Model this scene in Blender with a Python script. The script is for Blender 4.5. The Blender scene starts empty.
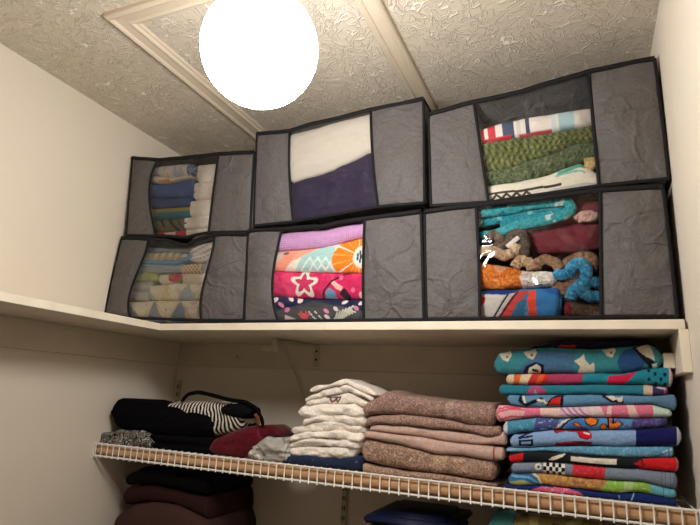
import bpy, bmesh, math, random
import numpy as np
from mathutils import Vector, Matrix
random.seed(3)
S = bpy.context.scene
COL = S.collection
# ------------------------------------------------------------------ camera
FPX = 535.6; YAW, PITCH, ROLL = -0.4207, 0.2456, 0.0519
CAM = np.array([1.5295, -1.7542, -0.1986])
F = np.array([math.sin(YAW)*math.cos(PITCH), math.cos(YAW)*math.cos(PITCH), math.sin(PITCH)])
R0 = np.array([math.cos(YAW), -math.sin(YAW), 0.0]); U0 = np.cross(R0, F)
RR = math.cos(ROLL)*R0 + math.sin(ROLL)*U0; UU = -math.sin(ROLL)*R0 + math.cos(ROLL)*U0
cd = bpy.data.cameras.new('camera'); co = bpy.data.objects.new('camera', cd); COL.objects.link(co)
m = Matrix(((RR[0], UU[0], -F[0], CAM[0]), (RR[1], UU[1], -F[1], CAM[1]), (RR[2], UU[2], -F[2], CAM[2]), (0, 0, 0, 1)))
co.matrix_world = m; cd.sensor_width = 36; cd.lens = FPX/700*36; cd.clip_start = .02
S.camera = co
# measurements read off the photograph: where a pixel lies on the plane y = Y
def at(px, py, Y):
    d = F*FPX + RR*(px-350) - UU*(py-262.5); t = (Y-CAM[1])/d[1]; p = CAM+t*d
    return p
# ------------------------------------------------------------------ room sizes
W, H, D, A, T = 1.7329, 0.7555, 0.4175, 0.275, 0.0215
Z2, D2, LIP = -0.392, 0.3555, 0.0378
FLOOR, FRONT = -1.69, -3.1

def lin(c):
    c = np.array(c, float)/255.0
    return np.where(c <= .04045, c/12.92, ((c+.055)/1.055)**2.4)
# ------------------------------------------------------------------ noise
_rs = np.random.RandomState(7); _tab = _rs.rand(64, 64, 64)
def noise(x, y, z=0.0, seed=0):
    x, y, z = np.broadcast_arrays(np.asarray(x, float)+seed*7.31, np.asarray(y, float)+seed*3.17, np.asarray(z, float)+seed*1.7)
    xi, yi, zi = np.floor(x).astype(int), np.floor(y).astype(int), np.floor(z).astype(int)
    fx, fy, fz = x-xi, y-yi, z-zi
    fx, fy, fz = [f*f*(3-2*f) for f in (fx, fy, fz)]
    g = lambda a, b, c: _tab[(xi+a) % 64, (yi+b) % 64, (zi+c) % 64]
    l = lambda a, b, t: a+(b-a)*t
    return l(l(l(g(0,0,0), g(1,0,0), fx), l(g(0,1,0), g(1,1,0), fx), fy), l(l(g(0,0,1), g(1,0,1), fx), l(g(0,1,1), g(1,1,1), fx), fy), fz)*2-1
def fbm(x, y, z=0.0, seed=0, o=3):
    r = 0; a = 1
    for k in range(o):
        r = r+a*noise(np.asarray(x)*2**k, np.asarray(y)*2**k, np.asarray(z)*2**k, seed+k); a *= .5
    return r
# ------------------------------------------------------------------ materials
def nmat(name, rough=.8, spec=.3):
    mt = bpy.data.materials.new(name); mt.use_nodes = True
    nt = mt.node_tree; b = nt.nodes['Principled BSDF']
    b.inputs['Roughness'].default_value = rough; b.inputs['Specular IOR Level'].default_value = spec
    return mt, nt, b
def coord(nt, scale=1.0, vec=None):
    tc = nt.nodes.new('ShaderNodeTexCoord'); mp = nt.nodes.new('ShaderNodeMapping')
    nt.links.new(tc.outputs['Object'], mp.inputs['Vector'])
    mp.inputs['Scale'].default_value = vec if vec else (scale,)*3
    return mp.outputs['Vector']
def bump(nt, b, h, strength, dist, prev=None):
    bp = nt.nodes.new('ShaderNodeBump'); bp.inputs['Strength'].default_value = strength; bp.inputs['Distance'].default_value = dist
    nt.links.new(h, bp.inputs['Height'])
    if prev: nt.links.new(prev, bp.inputs['Normal'])
    nt.links.new(bp.outputs['Normal'], b.inputs['Normal'])
    return bp.outputs['Normal']
def tex_noise(nt, v, scale, detail=2, rough=.5, dist=0):
    n = nt.nodes.new('ShaderNodeTexNoise'); n.inputs['Scale'].default_value = scale; n.inputs['Detail'].default_value = detail
    n.inputs['Roughness'].default_value = rough; n.inputs['Distortion'].default_value = dist
    nt.links.new(v, n.inputs['Vector']); return n
def math_(nt, op, a, b=None, c=None, clamp=False):
    n = nt.nodes.new('ShaderNodeMath'); n.operation = op; n.use_clamp = clamp
    for i, q in enumerate((a, b, c)):
        if q is None: continue
        if isinstance(q, (int, float)): n.inputs[i].default_value = q
        else: nt.links.new(q, n.inputs[i])
    return n.outputs[0]
def mrange(nt, v, a, b, c=0.0, d=1.0):
    n = nt.nodes.new('ShaderNodeMapRange'); n.inputs[1].default_value = a; n.inputs[2].default_value = b; n.inputs[3].default_value = c; n.inputs[4].default_value = d
    n.interpolation_type = 'SMOOTHSTEP'
    nt.links.new(v, n.inputs[0]); return n.outputs[0]
def mottled(nt, b, base, v, scale, amt):
    """base colour varied a little by noise (weave, pile)"""
    n = tex_noise(nt, v, scale, 3)
    f = mrange(nt, n.outputs['Fac'], .3, .7, 1-amt, 1+amt)
    mx = nt.nodes.new('ShaderNodeVectorMath'); mx.operation = 'SCALE'
    if isinstance(base, tuple):
        mx.inputs[0].default_value = base
    else: nt.links.new(base, mx.inputs[0])
    nt.links.new(f, mx.inputs['Scale']); nt.links.new(mx.outputs[0], b.inputs['Base Color'])
def plain(name, rgb, rough=.7, spec=.3, amt=.04, nscale=40, metal=0, bs=0, bd=.001, bscale=200):
    mt, nt, b = nmat(name, rough, spec); v = coord(nt)
    mottled(nt, b, tuple(lin(rgb)), v, nscale, amt); b.inputs['Metallic'].default_value = metal
    if bs: bump(nt, b, tex_noise(nt, v, bscale, 3).outputs['Fac'], bs, bd)
    return mt
def painted(name, rough=.9, spec=.15, pile=260, strength=.6, dist=.0015, amt=.12, sheen=.06):
    """cloth whose print is held by the colour attribute, with pile from noise"""
    mt, nt, b = nmat(name, rough, spec); v = coord(nt)
    at_ = nt.nodes.new('ShaderNodeAttribute'); at_.attribute_name = 'print'
    mottled(nt, b, at_.outputs['Color'], v, pile, amt)
    n1 = bump(nt, b, tex_noise(nt, v, pile, 2).outputs['Fac'], strength, dist)
    bump(nt, b, tex_noise(nt, v, 38, 3).outputs['Fac'], .35, .006, n1)
    b.inputs['Sheen Weight'].default_value = sheen
    return mt
# walls
mt, nt, b = nmat('wall_paint', .75, .25); v = coord(nt)
mottled(nt, b, tuple(lin((229, 218, 201))), v, 3, .015)
n1 = bump(nt, b, tex_noise(nt, v, 120, 3, .6).outputs['Fac'], .35, .002)
bump(nt, b, tex_noise(nt, v, 22, 2).outputs['Fac'], .2, .004, n1)
M_WALL = mt
# ceiling: trowelled ridges
mt, nt, b = nmat('textured_ceiling', .6, .35); v = coord(nt)
dn = tex_noise(nt, v, 9, 2)
va = nt.nodes.new('ShaderNodeVectorMath'); va.operation = 'MULTIPLY_ADD'
nt.links.new(dn.outputs['Color'], va.inputs[0]); va.inputs[1].default_value = (.14, .14, .14); nt.links.new(v, va.inputs[2])
hs = None
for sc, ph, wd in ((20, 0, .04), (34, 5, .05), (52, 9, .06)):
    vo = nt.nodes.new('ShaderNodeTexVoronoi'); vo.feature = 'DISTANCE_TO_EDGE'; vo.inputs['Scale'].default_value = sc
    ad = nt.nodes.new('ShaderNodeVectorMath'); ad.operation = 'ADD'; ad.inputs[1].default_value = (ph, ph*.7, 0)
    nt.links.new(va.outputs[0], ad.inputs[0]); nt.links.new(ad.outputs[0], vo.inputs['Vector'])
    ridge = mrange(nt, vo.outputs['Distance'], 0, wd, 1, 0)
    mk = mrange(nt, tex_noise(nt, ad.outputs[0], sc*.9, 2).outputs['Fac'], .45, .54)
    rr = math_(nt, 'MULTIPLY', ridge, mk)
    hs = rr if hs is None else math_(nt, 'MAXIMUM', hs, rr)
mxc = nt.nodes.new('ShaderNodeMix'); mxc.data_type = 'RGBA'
mxc.inputs[6].default_value = (*lin((208, 196, 178)), 1); mxc.inputs[7].default_value = (*lin((246, 238, 222)), 1)  # paler ridge colour paints in the highlights along the ridges
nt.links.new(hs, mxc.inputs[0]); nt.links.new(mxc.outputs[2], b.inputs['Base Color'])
n1 = bump(nt, b, hs, 1.0, .0022)
bump(nt, b, tex_noise(nt, v, 70, 3, .6).outputs['Fac'], .4, .003, n1)
M_CEIL = mt
M_TRIM = plain('trim_paint', (208, 194, 172), .4, .45, .02, 10)
M_SHELF = plain('shelf_paint', (230, 219, 198), .45, .4, .05, 14, bs=.25, bd=.0015, bscale=60)
M_CLEAT = plain('cleat_paint', (212, 200, 180), .55, .3, .04, 9, bs=.2, bd=.001, bscale=50)
M_FLOOR = plain('carpet', (110, 96, 82), .95, .1, .2, 200, bs=.6, bd=.004, bscale=300)
M_WIRE = plain('white_wire_coating', (235, 230, 222), .3, .5, .02, 30)
M_METAL = plain('painted_steel', (190, 182, 150), .4, .5, .03, 30)
M_BRASS = plain('brushed_nickel', (180, 175, 165), .3, .5, .03, 30, metal=.9)
M_DARK = plain('dark_slot', (25, 22, 20), .8, .2)
M_BIND = plain('black_binding_tape', (20, 19, 22), .75, .25, .1, 200, bs=.4, bd=.001, bscale=400)
# wood rod
mt, nt, b = nmat('rod_wood', .5, .35); v = coord(nt, vec=(3, 60, 60))
n = tex_noise(nt, v, 1.5, 4, .6); cr = nt.nodes.new('ShaderNodeValToRGB')
cr.color_ramp.elements[0].color = (*lin((186, 140, 98)), 1); cr.color_ramp.elements[1].color = (*lin((222, 178, 134)), 1)
nt.links.new(n.outputs['Fac'], cr.inputs[0]); nt.links.new(cr.outputs[0], b.inputs['Base Color']); M_ROD = mt
# grey non-woven bag fabric: embossed grid and creases
mt, nt, b = nmat('grey_nonwoven_fabric', .62, .35); v = coord(nt)
mottled(nt, b, tuple(lin((91, 87, 86))), v, 130, .10)
vo = nt.nodes.new('ShaderNodeTexVoronoi'); vo.feature = 'DISTANCE_TO_EDGE'; vo.inputs['Scale'].default_value = 9
dn = tex_noise(nt, v, 6, 2); va = nt.nodes.new('ShaderNodeVectorMath'); va.operation = 'MULTIPLY_ADD'
nt.links.new(dn.outputs['Color'], va.inputs[0]); va.inputs[1].default_value = (.1, .1, .1); nt.links.new(v, va.inputs[2])
nt.links.new(va.outputs[0], vo.inputs['Vector'])
cr_ = math_(nt, 'MULTIPLY', mrange(nt, vo.outputs['Distance'], 0, .06, 1, 0), mrange(nt, tex_noise(nt, v, 11, 1).outputs['Fac'], .45, .6))
n0 = bump(nt, b, cr_, .6, .004)
n1 = bump(nt, b, tex_noise(nt, v, 14, 4, .55, .6).outputs['Fac'], .9, .018, n0)
wv = []
for ax in ((1, 0, 1), (1, 0, -1)):
    w_ = nt.nodes.new('ShaderNodeTexWave'); mp = nt.nodes.new('ShaderNodeMapping'); mp.inputs['Rotation'].default_value = (0, math.radians(45)*ax[2], 0)
    nt.links.new(v, mp.inputs['Vector']); nt.links.new(mp.outputs[0], w_.inputs['Vector']); w_.inputs['Scale'].default_value = 60; wv.append(w_.outputs['Fac'])
bump(nt, b, math_(nt, 'MULTIPLY', wv[0], wv[1]), .25, .001, n1)
M_BAG = mt
# clear film
mt = bpy.data.materials.new('clear_vinyl_film'); mt.use_nodes = True; nt = mt.node_tree; nt.nodes.clear()
out = nt.nodes.new('ShaderNodeOutputMaterial'); mix = nt.nodes.new('ShaderNodeMixShader'); tr = nt.nodes.new('ShaderNodeBsdfTransparent'); gl = nt.nodes.new('ShaderNodeBsdfGlossy')
tr.inputs['Color'].default_value = (.985, .985, .985, 1); gl.inputs['Roughness'].default_value = .04
lw = nt.nodes.new('ShaderNodeFresnel'); lw.inputs['IOR'].default_value = 1.5
v = coord(nt); 
bp = nt.nodes.new('ShaderNodeBump'); bp.inputs['Strength'].default_value = .5; bp.inputs['Distance'].default_value = .03
nt.links.new(tex_noise(nt, v, 7, 1.5, .5, 1.4).outputs['Fac'], bp.inputs['Height']); nt.links.new(bp.outputs[0], gl.inputs['Normal'])
nt.links.new(math_(nt, 'MULTIPLY', lw.outputs[0], .9), mix.inputs[0]); nt.links.new(tr.outputs[0], mix.inputs[1]); nt.links.new(gl.outputs[0], mix.inputs[2]); nt.links.new(mix.outputs[0], out.inputs['Surface'])
M_FILM = mt
mt = bpy.data.materials.new('glowing_opal_glass'); mt.use_nodes = True; nt = mt.node_tree; b = nt.nodes['Principled BSDF']
b.inputs['Base Color'].default_value = (.9, .88, .84, 1); b.inputs['Roughness'].default_value = .2
b.inputs['Emission Color'].default_value = (1, .97, .94, 1); b.inputs['Emission Strength'].default_value = 56
M_GLOBE = mt
M_TERRY = painted('terry_cloth')
M_TERRY2 = painted('thick_terry_cloth', pile=230, strength=1.0, dist=.003, amt=.42)
M_SMOOTH = painted('smooth_cotton', pile=500, strength=.25, dist=.0006, amt=.06, sheen=.05)
M_KNIT = painted('knitted_wool', pile=150, strength=1.0, dist=.005, amt=.3, sheen=.1)
M_QUILT = painted('quilted_cotton', pile=110, strength=.3, dist=.002, amt=.05, sheen=.05)
M_VELVET = painted('velvet', rough=.5, pile=300, strength=.2, amt=.08, sheen=.12)
M_SATIN = painted('crinkled_satin', rough=.32, spec=.6, pile=60, strength=.8, dist=.004, amt=.05, sheen=0)
M_MATTE = painted('matte_jersey', rough=.95, spec=.06, pile=300, strength=.3, amt=.1, sheen=0)
M_BIN = plain('blue_plastic', (15, 24, 60), .5, .3, .03, 8)

# ------------------------------------------------------------------ object helpers
def tag(o, label=None, cat=None, group=None, kind=None):
    if label: o['label'] = label
    if cat: o['category'] = cat
    if group: o['group'] = group
    if kind: o['kind'] = kind
    return o
def empty(name, loc, label, cat, group=None):
    o = bpy.data.objects.new(name, None); COL.objects.link(o); o.location = loc; o.empty_display_size = .05
    return tag(o, label, cat, group)
def link(name, me, mat, parent=None, smooth=True):
    o = bpy.data.objects.new(name, me); COL.objects.link(o)
    if mat: me.materials.append(mat)
    if smooth: me.polygons.foreach_set('use_smooth', [True]*len(me.polygons))
    if parent:
        o.parent = parent; l = parent_world(parent); o.location = (-l[0], -l[1], -l[2])
    return o
def parent_world(p):
    v = Vector(p.location)
    while p.parent: p = p.parent; v = v+Vector(p.location)
    return v
def obj_bm(name, bm, mat, parent=None, smooth=False):
    me = bpy.data.meshes.new(name); bm.normal_update(); bm.to_mesh(me); bm.free()
    return link(name, me, mat, parent, smooth)
def box(bm, a, b_, bev=0):
    r = bmesh.ops.create_cube(bm, size=1)['verts']
    for q in r: q.co = Vector([(a[i]+b_[i])/2+q.co[i]*(b_[i]-a[i]) for i in range(3)])
    if bev:
        es = list({e for q in r for e in q.link_edges}); bmesh.ops.bevel(bm, geom=es, offset=bev, segments=2, affect='EDGES', profile=.6)
def boxobj(name, a, b_, mat, parent=None, bev=0):
    bm = bmesh.new(); box(bm, a, b_, bev); return obj_bm(name, bm, mat, parent)
def tube_mesh(bm, pts, r, n=8, flat=1.0, close=False):
    """sweep a round (or flattened) section along pts; r number or list"""
    pts = [Vector(p) for p in pts]; N = len(pts); rings = []
    up = Vector((0, 1, 0))
    for i, p in enumerate(pts):
        t = (pts[min(i+1, N-1)]-pts[max(i-1, 0)]).normalized()
        u = up if abs(t.dot(up)) < .95 else Vector((1, 0, 0))
        a = t.cross(u).normalized(); b_ = a.cross(t).normalized()
        rad = r[i] if hasattr(r, '__len__') else r
        rings.append([bm.verts.new(p+a*rad*math.cos(2*math.pi*k/n)+b_*rad*flat*math.sin(2*math.pi*k/n)) for k in range(n)])
    for i in range(N-1):
        for k in range(n): bm.faces.new((rings[i][k], rings[i][(k+1) % n], rings[i+1][(k+1) % n], rings[i+1][k]))
    bm.faces.new(rings[0]); bm.faces.new(rings[-1][::-1])
def lathe(bm, prof, cx, cy, n=32):
    rings = [[bm.verts.new((cx+r*math.cos(2*math.pi*k/n), cy+r*math.sin(2*math.pi*k/n), z)) for k in range(n)] for r, z in prof]
    for i in range(len(rings)-1):
        for k in range(n): bm.faces.new((rings[i][k], rings[i][(k+1) % n], rings[i+1][(k+1) % n], rings[i+1][k]))
    bm.faces.new(rings[0]); bm.faces.new(rings[-1][::-1])
def smooth_interp(xs, ys, t, k=None):
    y = np.interp(t, xs, ys)
    k = k or max(3, len(t)//28)
    pad = np.concatenate([2*y[0]-y[1:k+1][::-1], y, 2*y[-1]-y[-k-1:-1][::-1]])
    ker = np.hanning(2*k+1)[1:-1]; ker = ker/ker.sum()
    y2 = np.convolve(pad, ker, 'same')[k:-k]
    return y2
def grid_faces(nx, ny, wrap):
    f = []
    for i in range(nx-1):
        for j in range(ny if wrap else ny-1):
            j2 = (j+1) % ny
            f.append((i*ny+j, (i+1)*ny+j, (i+1)*ny+j2, i*ny+j2))
    return f
def set_print(me, col):
    a = me.color_attributes.new('print', 'FLOAT_COLOR', 'POINT')
    c4 = np.ones((len(me.vertices), 4)); c4[:, :3] = col; a.data.foreach_set('color', c4.ravel())
# ------------------------------------------------------------------ printing on cloth
class Print:
    def __init__(s, U, V, mx, t, b_, x3, asp):
        s.U, s.V, s.c = U, V, np.zeros((len(U), 3)); s.mx, s.t, s.b, s.x3, s.asp = mx, t, b_, x3, asp
    def uv(s, p):
        """photo measurement -> place on the cloth (fraction across, fraction up)"""
        u = (p[0]-s.mx[0])/(s.mx[1]-s.mx[0]); ty = np.interp(p[0], s.t[0], s.t[1]); by = np.interp(p[0], s.b[0], s.b[1])
        return u, (by-p[1])/(by-ty)
    def fill(s, c): s.c[:] = lin(c); return s
    def mask(s, m, c): s.c[m] = lin(c); return s
    def poly(s, pts, c, px=True):
        q = np.array([s.uv(p) if px else p for p in pts]); x, y = s.U, s.V; ins = np.zeros(len(x), bool)
        for i in range(len(q)):
            (x1, y1), (x2, y2) = q[i], q[(i+1) % len(q)]
            if y1 == y2: continue
            cr = ((y1 > y) != (y2 > y)) & (x < (x2-x1)*(y-y1)/(y2-y1)+x1); ins ^= cr
        s.c[ins] = lin(c); return s
    def line(s, pts, w, c, px=True):
        q = np.array([s.uv(p) if px else p for p in pts]); h = s.asp
        X, Y = s.U*h, s.V
        for i in range(len(q)-1):
            ax, ay, bx, by = q[i][0]*h, q[i][1], q[i+1][0]*h, q[i+1][1]
            L = (bx-ax)**2+(by-ay)**2+1e-9; t = np.clip(((X-ax)*(bx-ax)+(Y-ay)*(by-ay))/L, 0, 1)
            s.c[np.hypot(X-ax-t*(bx-ax), Y-ay-t*(by-ay)) < w] = lin(c)
        return s
    def ell(s, p, rx, ry, c, px=True, rot=0):
        u, v_ = s.uv(p) if px else p
        X, Y = (s.U-u)*s.asp, s.V-v_; rx = rx*s.asp
        X, Y = X*math.cos(rot)+Y*math.sin(rot), -X*math.sin(rot)+Y*math.cos(rot)
        s.c[(X/rx)**2+(Y/ry)**2 < 1] = lin(c); return s
    def rect(s, u0, u1, v0, v1, c): return s.mask((s.U > u0) & (s.U < u1) & (s.V > v0) & (s.V < v1), c)
    def n(s, sc, seed=0): return noise(s.U*s.asp*sc, s.V*sc, 0, seed)

def resample(pts, s):
    p = np.array(pts, float); x = p[0, 0]+(p[-1, 0]-p[0, 0])*s
    return x, smooth_interp(p[:, 0], p[:, 1], x)
WIN = None
def edge_x(pts, y):
    p = sorted(pts, key=lambda q: q[1]); return float(np.interp(y, [q[1] for q in p], [q[0] for q in p]))
# a folded piece of cloth: rounded fold in front, flat top and bottom running back
def slab(name, top, bot, Y, mat, paint, label=None, cat=None, group=None, depth=.26, layers=1, r=.02, rc=.02, wob=.0025, seed=0, parent=None, res=.75, crown=0, endw=.24, drift=0, rowres=1.0):
    if WIN:
        top, bot = list(top), list(bot)
        for q in (top, bot):
            for i, k_, sg in ((0, 0, -1), (-1, 1, 1)):
                e = edge_x(WIN[k_], q[i][1])
                if abs(q[i][0]-e) < 10: q[i] = (e+sg*7, q[i][1]+((q[i][1]-q[i-1 if i else 1][1])/(q[i][0]-q[i-1 if i else 1][0]))*sg*6)
        endw = .2; r = min(r, .015)
    wpx = max(abs(top[-1][0]-top[0][0]), abs(bot[-1][0]-bot[0][0]))
    ns = int(max(24, wpx/res)); s = np.linspace(0, 1, ns)
    tx, ty = resample(top, s); bx, by = resample(bot, s)
    Tw = np.array([at(a, b_, Y) for a, b_ in zip(tx, ty)]); Bw = np.array([at(a, b_, Y) for a, b_ in zip(bx, by)])
    hmean = float(np.mean(np.abs(Tw[:, 2]-Bw[:, 2]))); L = float(abs(Tw[-1, 0]-Tw[0, 0]))
    hpx = float(np.mean(by-ty)); nf = int(max(10, hpx/rowres, 9*layers)) 
    v = np.linspace(0, 1, nf); w = (v*layers) % 1.0; w[-1] = 1
    rin = min(r, .55*hmean/layers)
    fy = rin*(1-np.sqrt(np.clip(1-np.abs(2*w-1)**2.6, 0, 1)))
    if layers > 1: fy = np.minimum(fy, rin*.8)
    dep = np.array([.04, .12, .3, .6, 1.0])
    ringv = np.concatenate([v, np.ones(5), [.66, .33], np.zeros(5)])
    ringd = np.concatenate([fy, rin+dep*(depth-rin), [depth, depth], (rin+dep*(depth-rin))[::-1]])
    isf = np.concatenate([np.ones(nf), np.zeros(12)])
    tex = np.concatenate([v, 1+dep*depth/hmean, [3, 3], -(dep*depth/hmean)[::-1]])
    ew = min(.3, endw*hmean/max(L, 1e-3)); e = np.ones(ns)
    k = s < ew; e[k] = np.sqrt(1-(1-s[k]/ew)**2); k = s > 1-ew; e[k] = np.sqrt(np.clip(1-((s[k]-1+ew)/ew)**2, 0, 1))
    e = np.clip(e, .55, 1)
    Sg, Vg = np.meshgrid(s, ringv, indexing='ij'); E_ = np.repeat(e[:, None], len(ringv), 1)
    vv = .5+(Vg-.5)*E_
    P = Bw[:, None, :]*(1-vv[..., None])+Tw[:, None, :]*vv[..., None]
    dd = np.repeat(ringd[None, :], ns, 0)
    P[..., 1] = Y+dd+rc*(1-E_)*(1-dd/depth)
    P[..., 0] += drift*dd
    f_ = isf[None, :]
    P[..., 1] += f_*wob*(fbm(P[..., 0]*22, P[..., 2]*40, 0, seed)-.4)
    P[..., 2] += wob*.5*fbm(P[..., 0]*26, dd*10+Vg*2, 0, seed+3)*(np.abs(Vg-.5)*2)
    P[..., 2] += crown*np.sin(np.pi*np.clip(dd/depth, 0, 1))*(Vg > .5)
    me = bpy.data.meshes.new(name)
    n_ = len(ringv); faces = grid_faces(ns, n_, True)
    faces.append(tuple(range(n_))); faces.append(tuple((ns-1)*n_+q for q in range(n_-1, -1, -1)))
    V3 = P.reshape(-1, 3)
    base = None
    if parent is None:
        lo = V3.min(0); hi = V3.max(0); base = np.array([(lo[0]+hi[0])/2, (lo[1]+hi[1])/2, lo[2]]); V3 = V3-base
    me.from_pydata(V3.tolist(), [], faces); me.update()
    pr = Print(Sg.ravel(), np.repeat(tex[None, :], ns, 0).ravel(), ((top[0][0]+bot[0][0])/2, (top[-1][0]+bot[-1][0])/2), (tx, ty), (bx, by), P.reshape(-1, 3), L/hmean)
    paint(pr); set_print(me, pr.c)
    o = link(name, me, mat, parent)
    if base is not None: o.location = base
    if parent is None: tag(o, label, cat, group)
    return o
def solid(c):
    return lambda p: p.fill(c)
# a soft rope of cloth or knitting laid along a path
def rope(name, pts, Y, r, mat, paint, label, cat, group=None, flat=.8, seed=0, n=16, wob=.15, rings=90):
    P = np.array([list(at(q[0], q[1], Y+(q[2] if len(q) > 2 else 0))) for q in pts])
    t0 = np.concatenate([[0], np.cumsum(np.linalg.norm(np.diff(P, axis=0), axis=1))]); t0 /= t0[-1]
    t = np.linspace(0, 1, rings); C = np.stack([smooth_interp(t0, P[:, i], t, max(3, rings//16)) for i in range(3)], 1)
    verts, us, vs = [], [], []
    for i in range(rings):
        tn = C[min(i+1, rings-1)]-C[max(i-1, 0)]; tn /= np.linalg.norm(tn)+1e-9
        a = np.cross(tn, [0, 1, 0]); a /= np.linalg.norm(a)+1e-9; b_ = np.cross(a, tn)
        ee = min(1, .25+math.sqrt(max(0, min(t[i], 1-t[i])/.04))) if min(t[i], 1-t[i]) < .04 else 1
        for k in range(n):
            q = 2*math.pi*k/n; rr = r*ee*(1+wob*float(noise(t[i]*14, k*.7, 0, seed)))
            verts.append(C[i]+a*rr*math.cos(q)+b_*rr*flat*math.sin(q)); us.append(t[i]); vs.append(k/n)
    faces = grid_faces(rings, n, True); faces.append(tuple(range(n))); faces.append(tuple((rings-1)*n+q for q in range(n-1, -1, -1)))
    V3 = np.array(verts); lo, hi = V3.min(0), V3.max(0); base = np.array([(lo[0]+hi[0])/2, (lo[1]+hi[1])/2, lo[2]])
    me = bpy.data.meshes.new(name); me.from_pydata((V3-base).tolist(), [], faces); me.update()
    pr = Print(np.array(us), np.array(vs), (0, 1), ([0, 1], [0, 0]), ([0, 1], [1, 1]), V3, 8.0); paint(pr); set_print(me, pr.c)
    o = link(name, me, mat); o.location = base; return tag(o, label, cat, group)

# ------------------------------------------------------------------ THE SETTING
def wallbox(name, a, b_, mat): return tag(boxobj(name, a, b_, mat), kind='structure')
wallbox('wall_left', (-.1, FRONT, FLOOR), (0, 0, H), M_WALL)
wallbox('wall_right', (W, FRONT, FLOOR), (W+.1, 0, H), M_WALL)
wallbox('wall_back', (-.1, 0, FLOOR), (W+.1, .1, H), M_WALL)
wallbox('wall_front', (-.1, FRONT-.1, FLOOR), (W+.1, FRONT, H), plain('bounce_cutting_paint', (118, 100, 82), .7, .3))  # unseen wall, given an invented grey-brown paint to cut bounced light
wallbox('floor', (-.1, FRONT-.1, FLOOR-.1), (W+.1, .1, FLOOR), M_FLOOR)
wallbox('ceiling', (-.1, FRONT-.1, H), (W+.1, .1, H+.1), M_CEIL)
# moulding frame on the ceiling
prof = [(0, 0), (0, -.012), (.003, -.016), (.009, -.019), (.015, -.016), (.018, -.012), (.032, -.0105), (.043, -.009), (.045, -.0125), (.049, -.014), (.053, -.0115), (.056, -.007), (.062, -.006), (.065, -.003), (.065, 0)]
X0, X1, Y0, Y1 = .404, 1.112, -.916, -.13
cor = [(X0, Y0, 1, 1), (X1, Y0, -1, 1), (X1, Y1, -1, -1), (X0, Y1, 1, -1)]
for i in range(4):
    a, b_ = cor[i], cor[(i+1) % 4]; bm = bmesh.new()
    ra = [bm.verts.new((a[0]+a[2]*w_, a[1]+a[3]*w_, H+z)) for w_, z in prof]; rb = [bm.verts.new((b_[0]+b_[2]*w_, b_[1]+b_[3]*w_, H+z)) for w_, z in prof]
    for k in range(len(prof)-1): bm.faces.new((ra[k], ra[k+1], rb[k+1], rb[k]))
    bm.faces.new(ra); bm.faces.new(rb[::-1]); bm.faces.new((ra[0], rb[0], rb[-1], ra[-1]))
    bmesh.ops.recalc_face_normals(bm, faces=bm.faces)
    tag(obj_bm('trim_%d' % (i+1), bm, M_TRIM), kind='structure')

# ------------------------------------------------------------------ L-shaped wooden shelf with cleats
sh = empty('wooden_shelf', (.8, -.2, 0), 'cream painted L-shaped wooden shelf under the grey storage bags', 'shelf')
bm = bmesh.new(); box(bm, (.002, -D, -T), (W-.006, -.001, 0), .0015); obj_bm('back_board', bm, M_SHELF, sh)
bm = bmesh.new(); box(bm, (.002, FRONT+.9, -T), (A, -D, 0), .0015); obj_bm('side_board', bm, M_SHELF, sh)
CT = .012
boxobj('cleat', (0.001, -CT, -T-.089), (W-.001, -.0005, -T), M_CLEAT, sh, .001)
boxobj('cleat', (0.0005, FRONT+.9, -T-.089), (CT, -CT, -T), M_CLEAT, sh, .001)
boxobj('cleat', (W-.019, -D, -T-.091), (W-.0005, -CT, -T), M_SHELF, sh, .001)
p1, p2 = at(664, 368, -.325), at(672, 353, -.325)
bm = bmesh.new(); box(bm, (p1[0], -.325, p1[2]), (W-.019, -.300, p2[2]), .002); obj_bm('wood_block', bm, M_SHELF, sh)
# plugged round hole in the back cleat
bm = bmesh.new()
mtx = Matrix.Translation((.300, -CT, -.070)) @ Matrix.Rotation(math.pi/2, 4, 'X')
bmesh.ops.create_cone(bm, cap_ends=True, segments=28, radius1=.019, radius2=.017, depth=.008, matrix=mtx)
plug = obj_bm('round_plug', bm, M_CLEAT, sh)
bm = bmesh.new(); bmesh.ops.create_cone(bm, cap_ends=True, segments=12, radius1=.003, radius2=.003, depth=.003, matrix=Matrix.Translation((.300, -CT-.005, -.070)) @ Matrix.Rotation(math.pi/2, 4, 'X'))
obj_bm('screw_head', bm, M_DARK, plug)
# steel shelf-and-rod bracket
br = empty('shelf_bracket', (.638, -CT, -.1), 'cream metal shelf bracket with diagonal brace and hook under the wooden shelf', 'bracket')
bm = bmesh.new(); box(bm, (.627, -CT-.004, -.100), (.650, -CT, -T-.001), .002); obj_bm('wall_plate', bm, M_METAL, br)
for zz in (-.045, -.075):
    bm = bmesh.new(); bmesh.ops.create_cone(bm, cap_ends=True, segments=12, radius1=.004, radius2=.003, depth=.003, matrix=Matrix.Translation((.6385, -CT-.0055, zz)) @ Matrix.Rotation(math.pi/2, 4, 'X')); obj_bm('screw_head', bm, M_DARK, br)
bm = bmesh.new(); tube_mesh(bm, [(.638, -CT-.003, -T-.006), (.612, -.13, -T-.006), (.590, -.225, -T-.006)], .0055, 8, 1.6); obj_bm('top_arm', bm, M_METAL, br, True)
bm = bmesh.new(); tube_mesh(bm, [(.598, -.195, -T-.010), (.616, -.090, -.150), (.630, -.012, -.262)], .0085, 8, .5); obj_bm('brace', bm, M_METAL, br, True)
bm = bmesh.new(); box(bm, (.579, -.228, -.066), (.597, -.220, -T-.001), .002); hk = obj_bm('rod_hook', bm, M_METAL, br)
bm = bmesh.new(); tube_mesh(bm, [(.588, -.226, -.058), (.572, -.243, -.060), (.560, -.252, -.056)], .0075, 10); obj_bm('hook_end', bm, M_METAL, hk, True)
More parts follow.
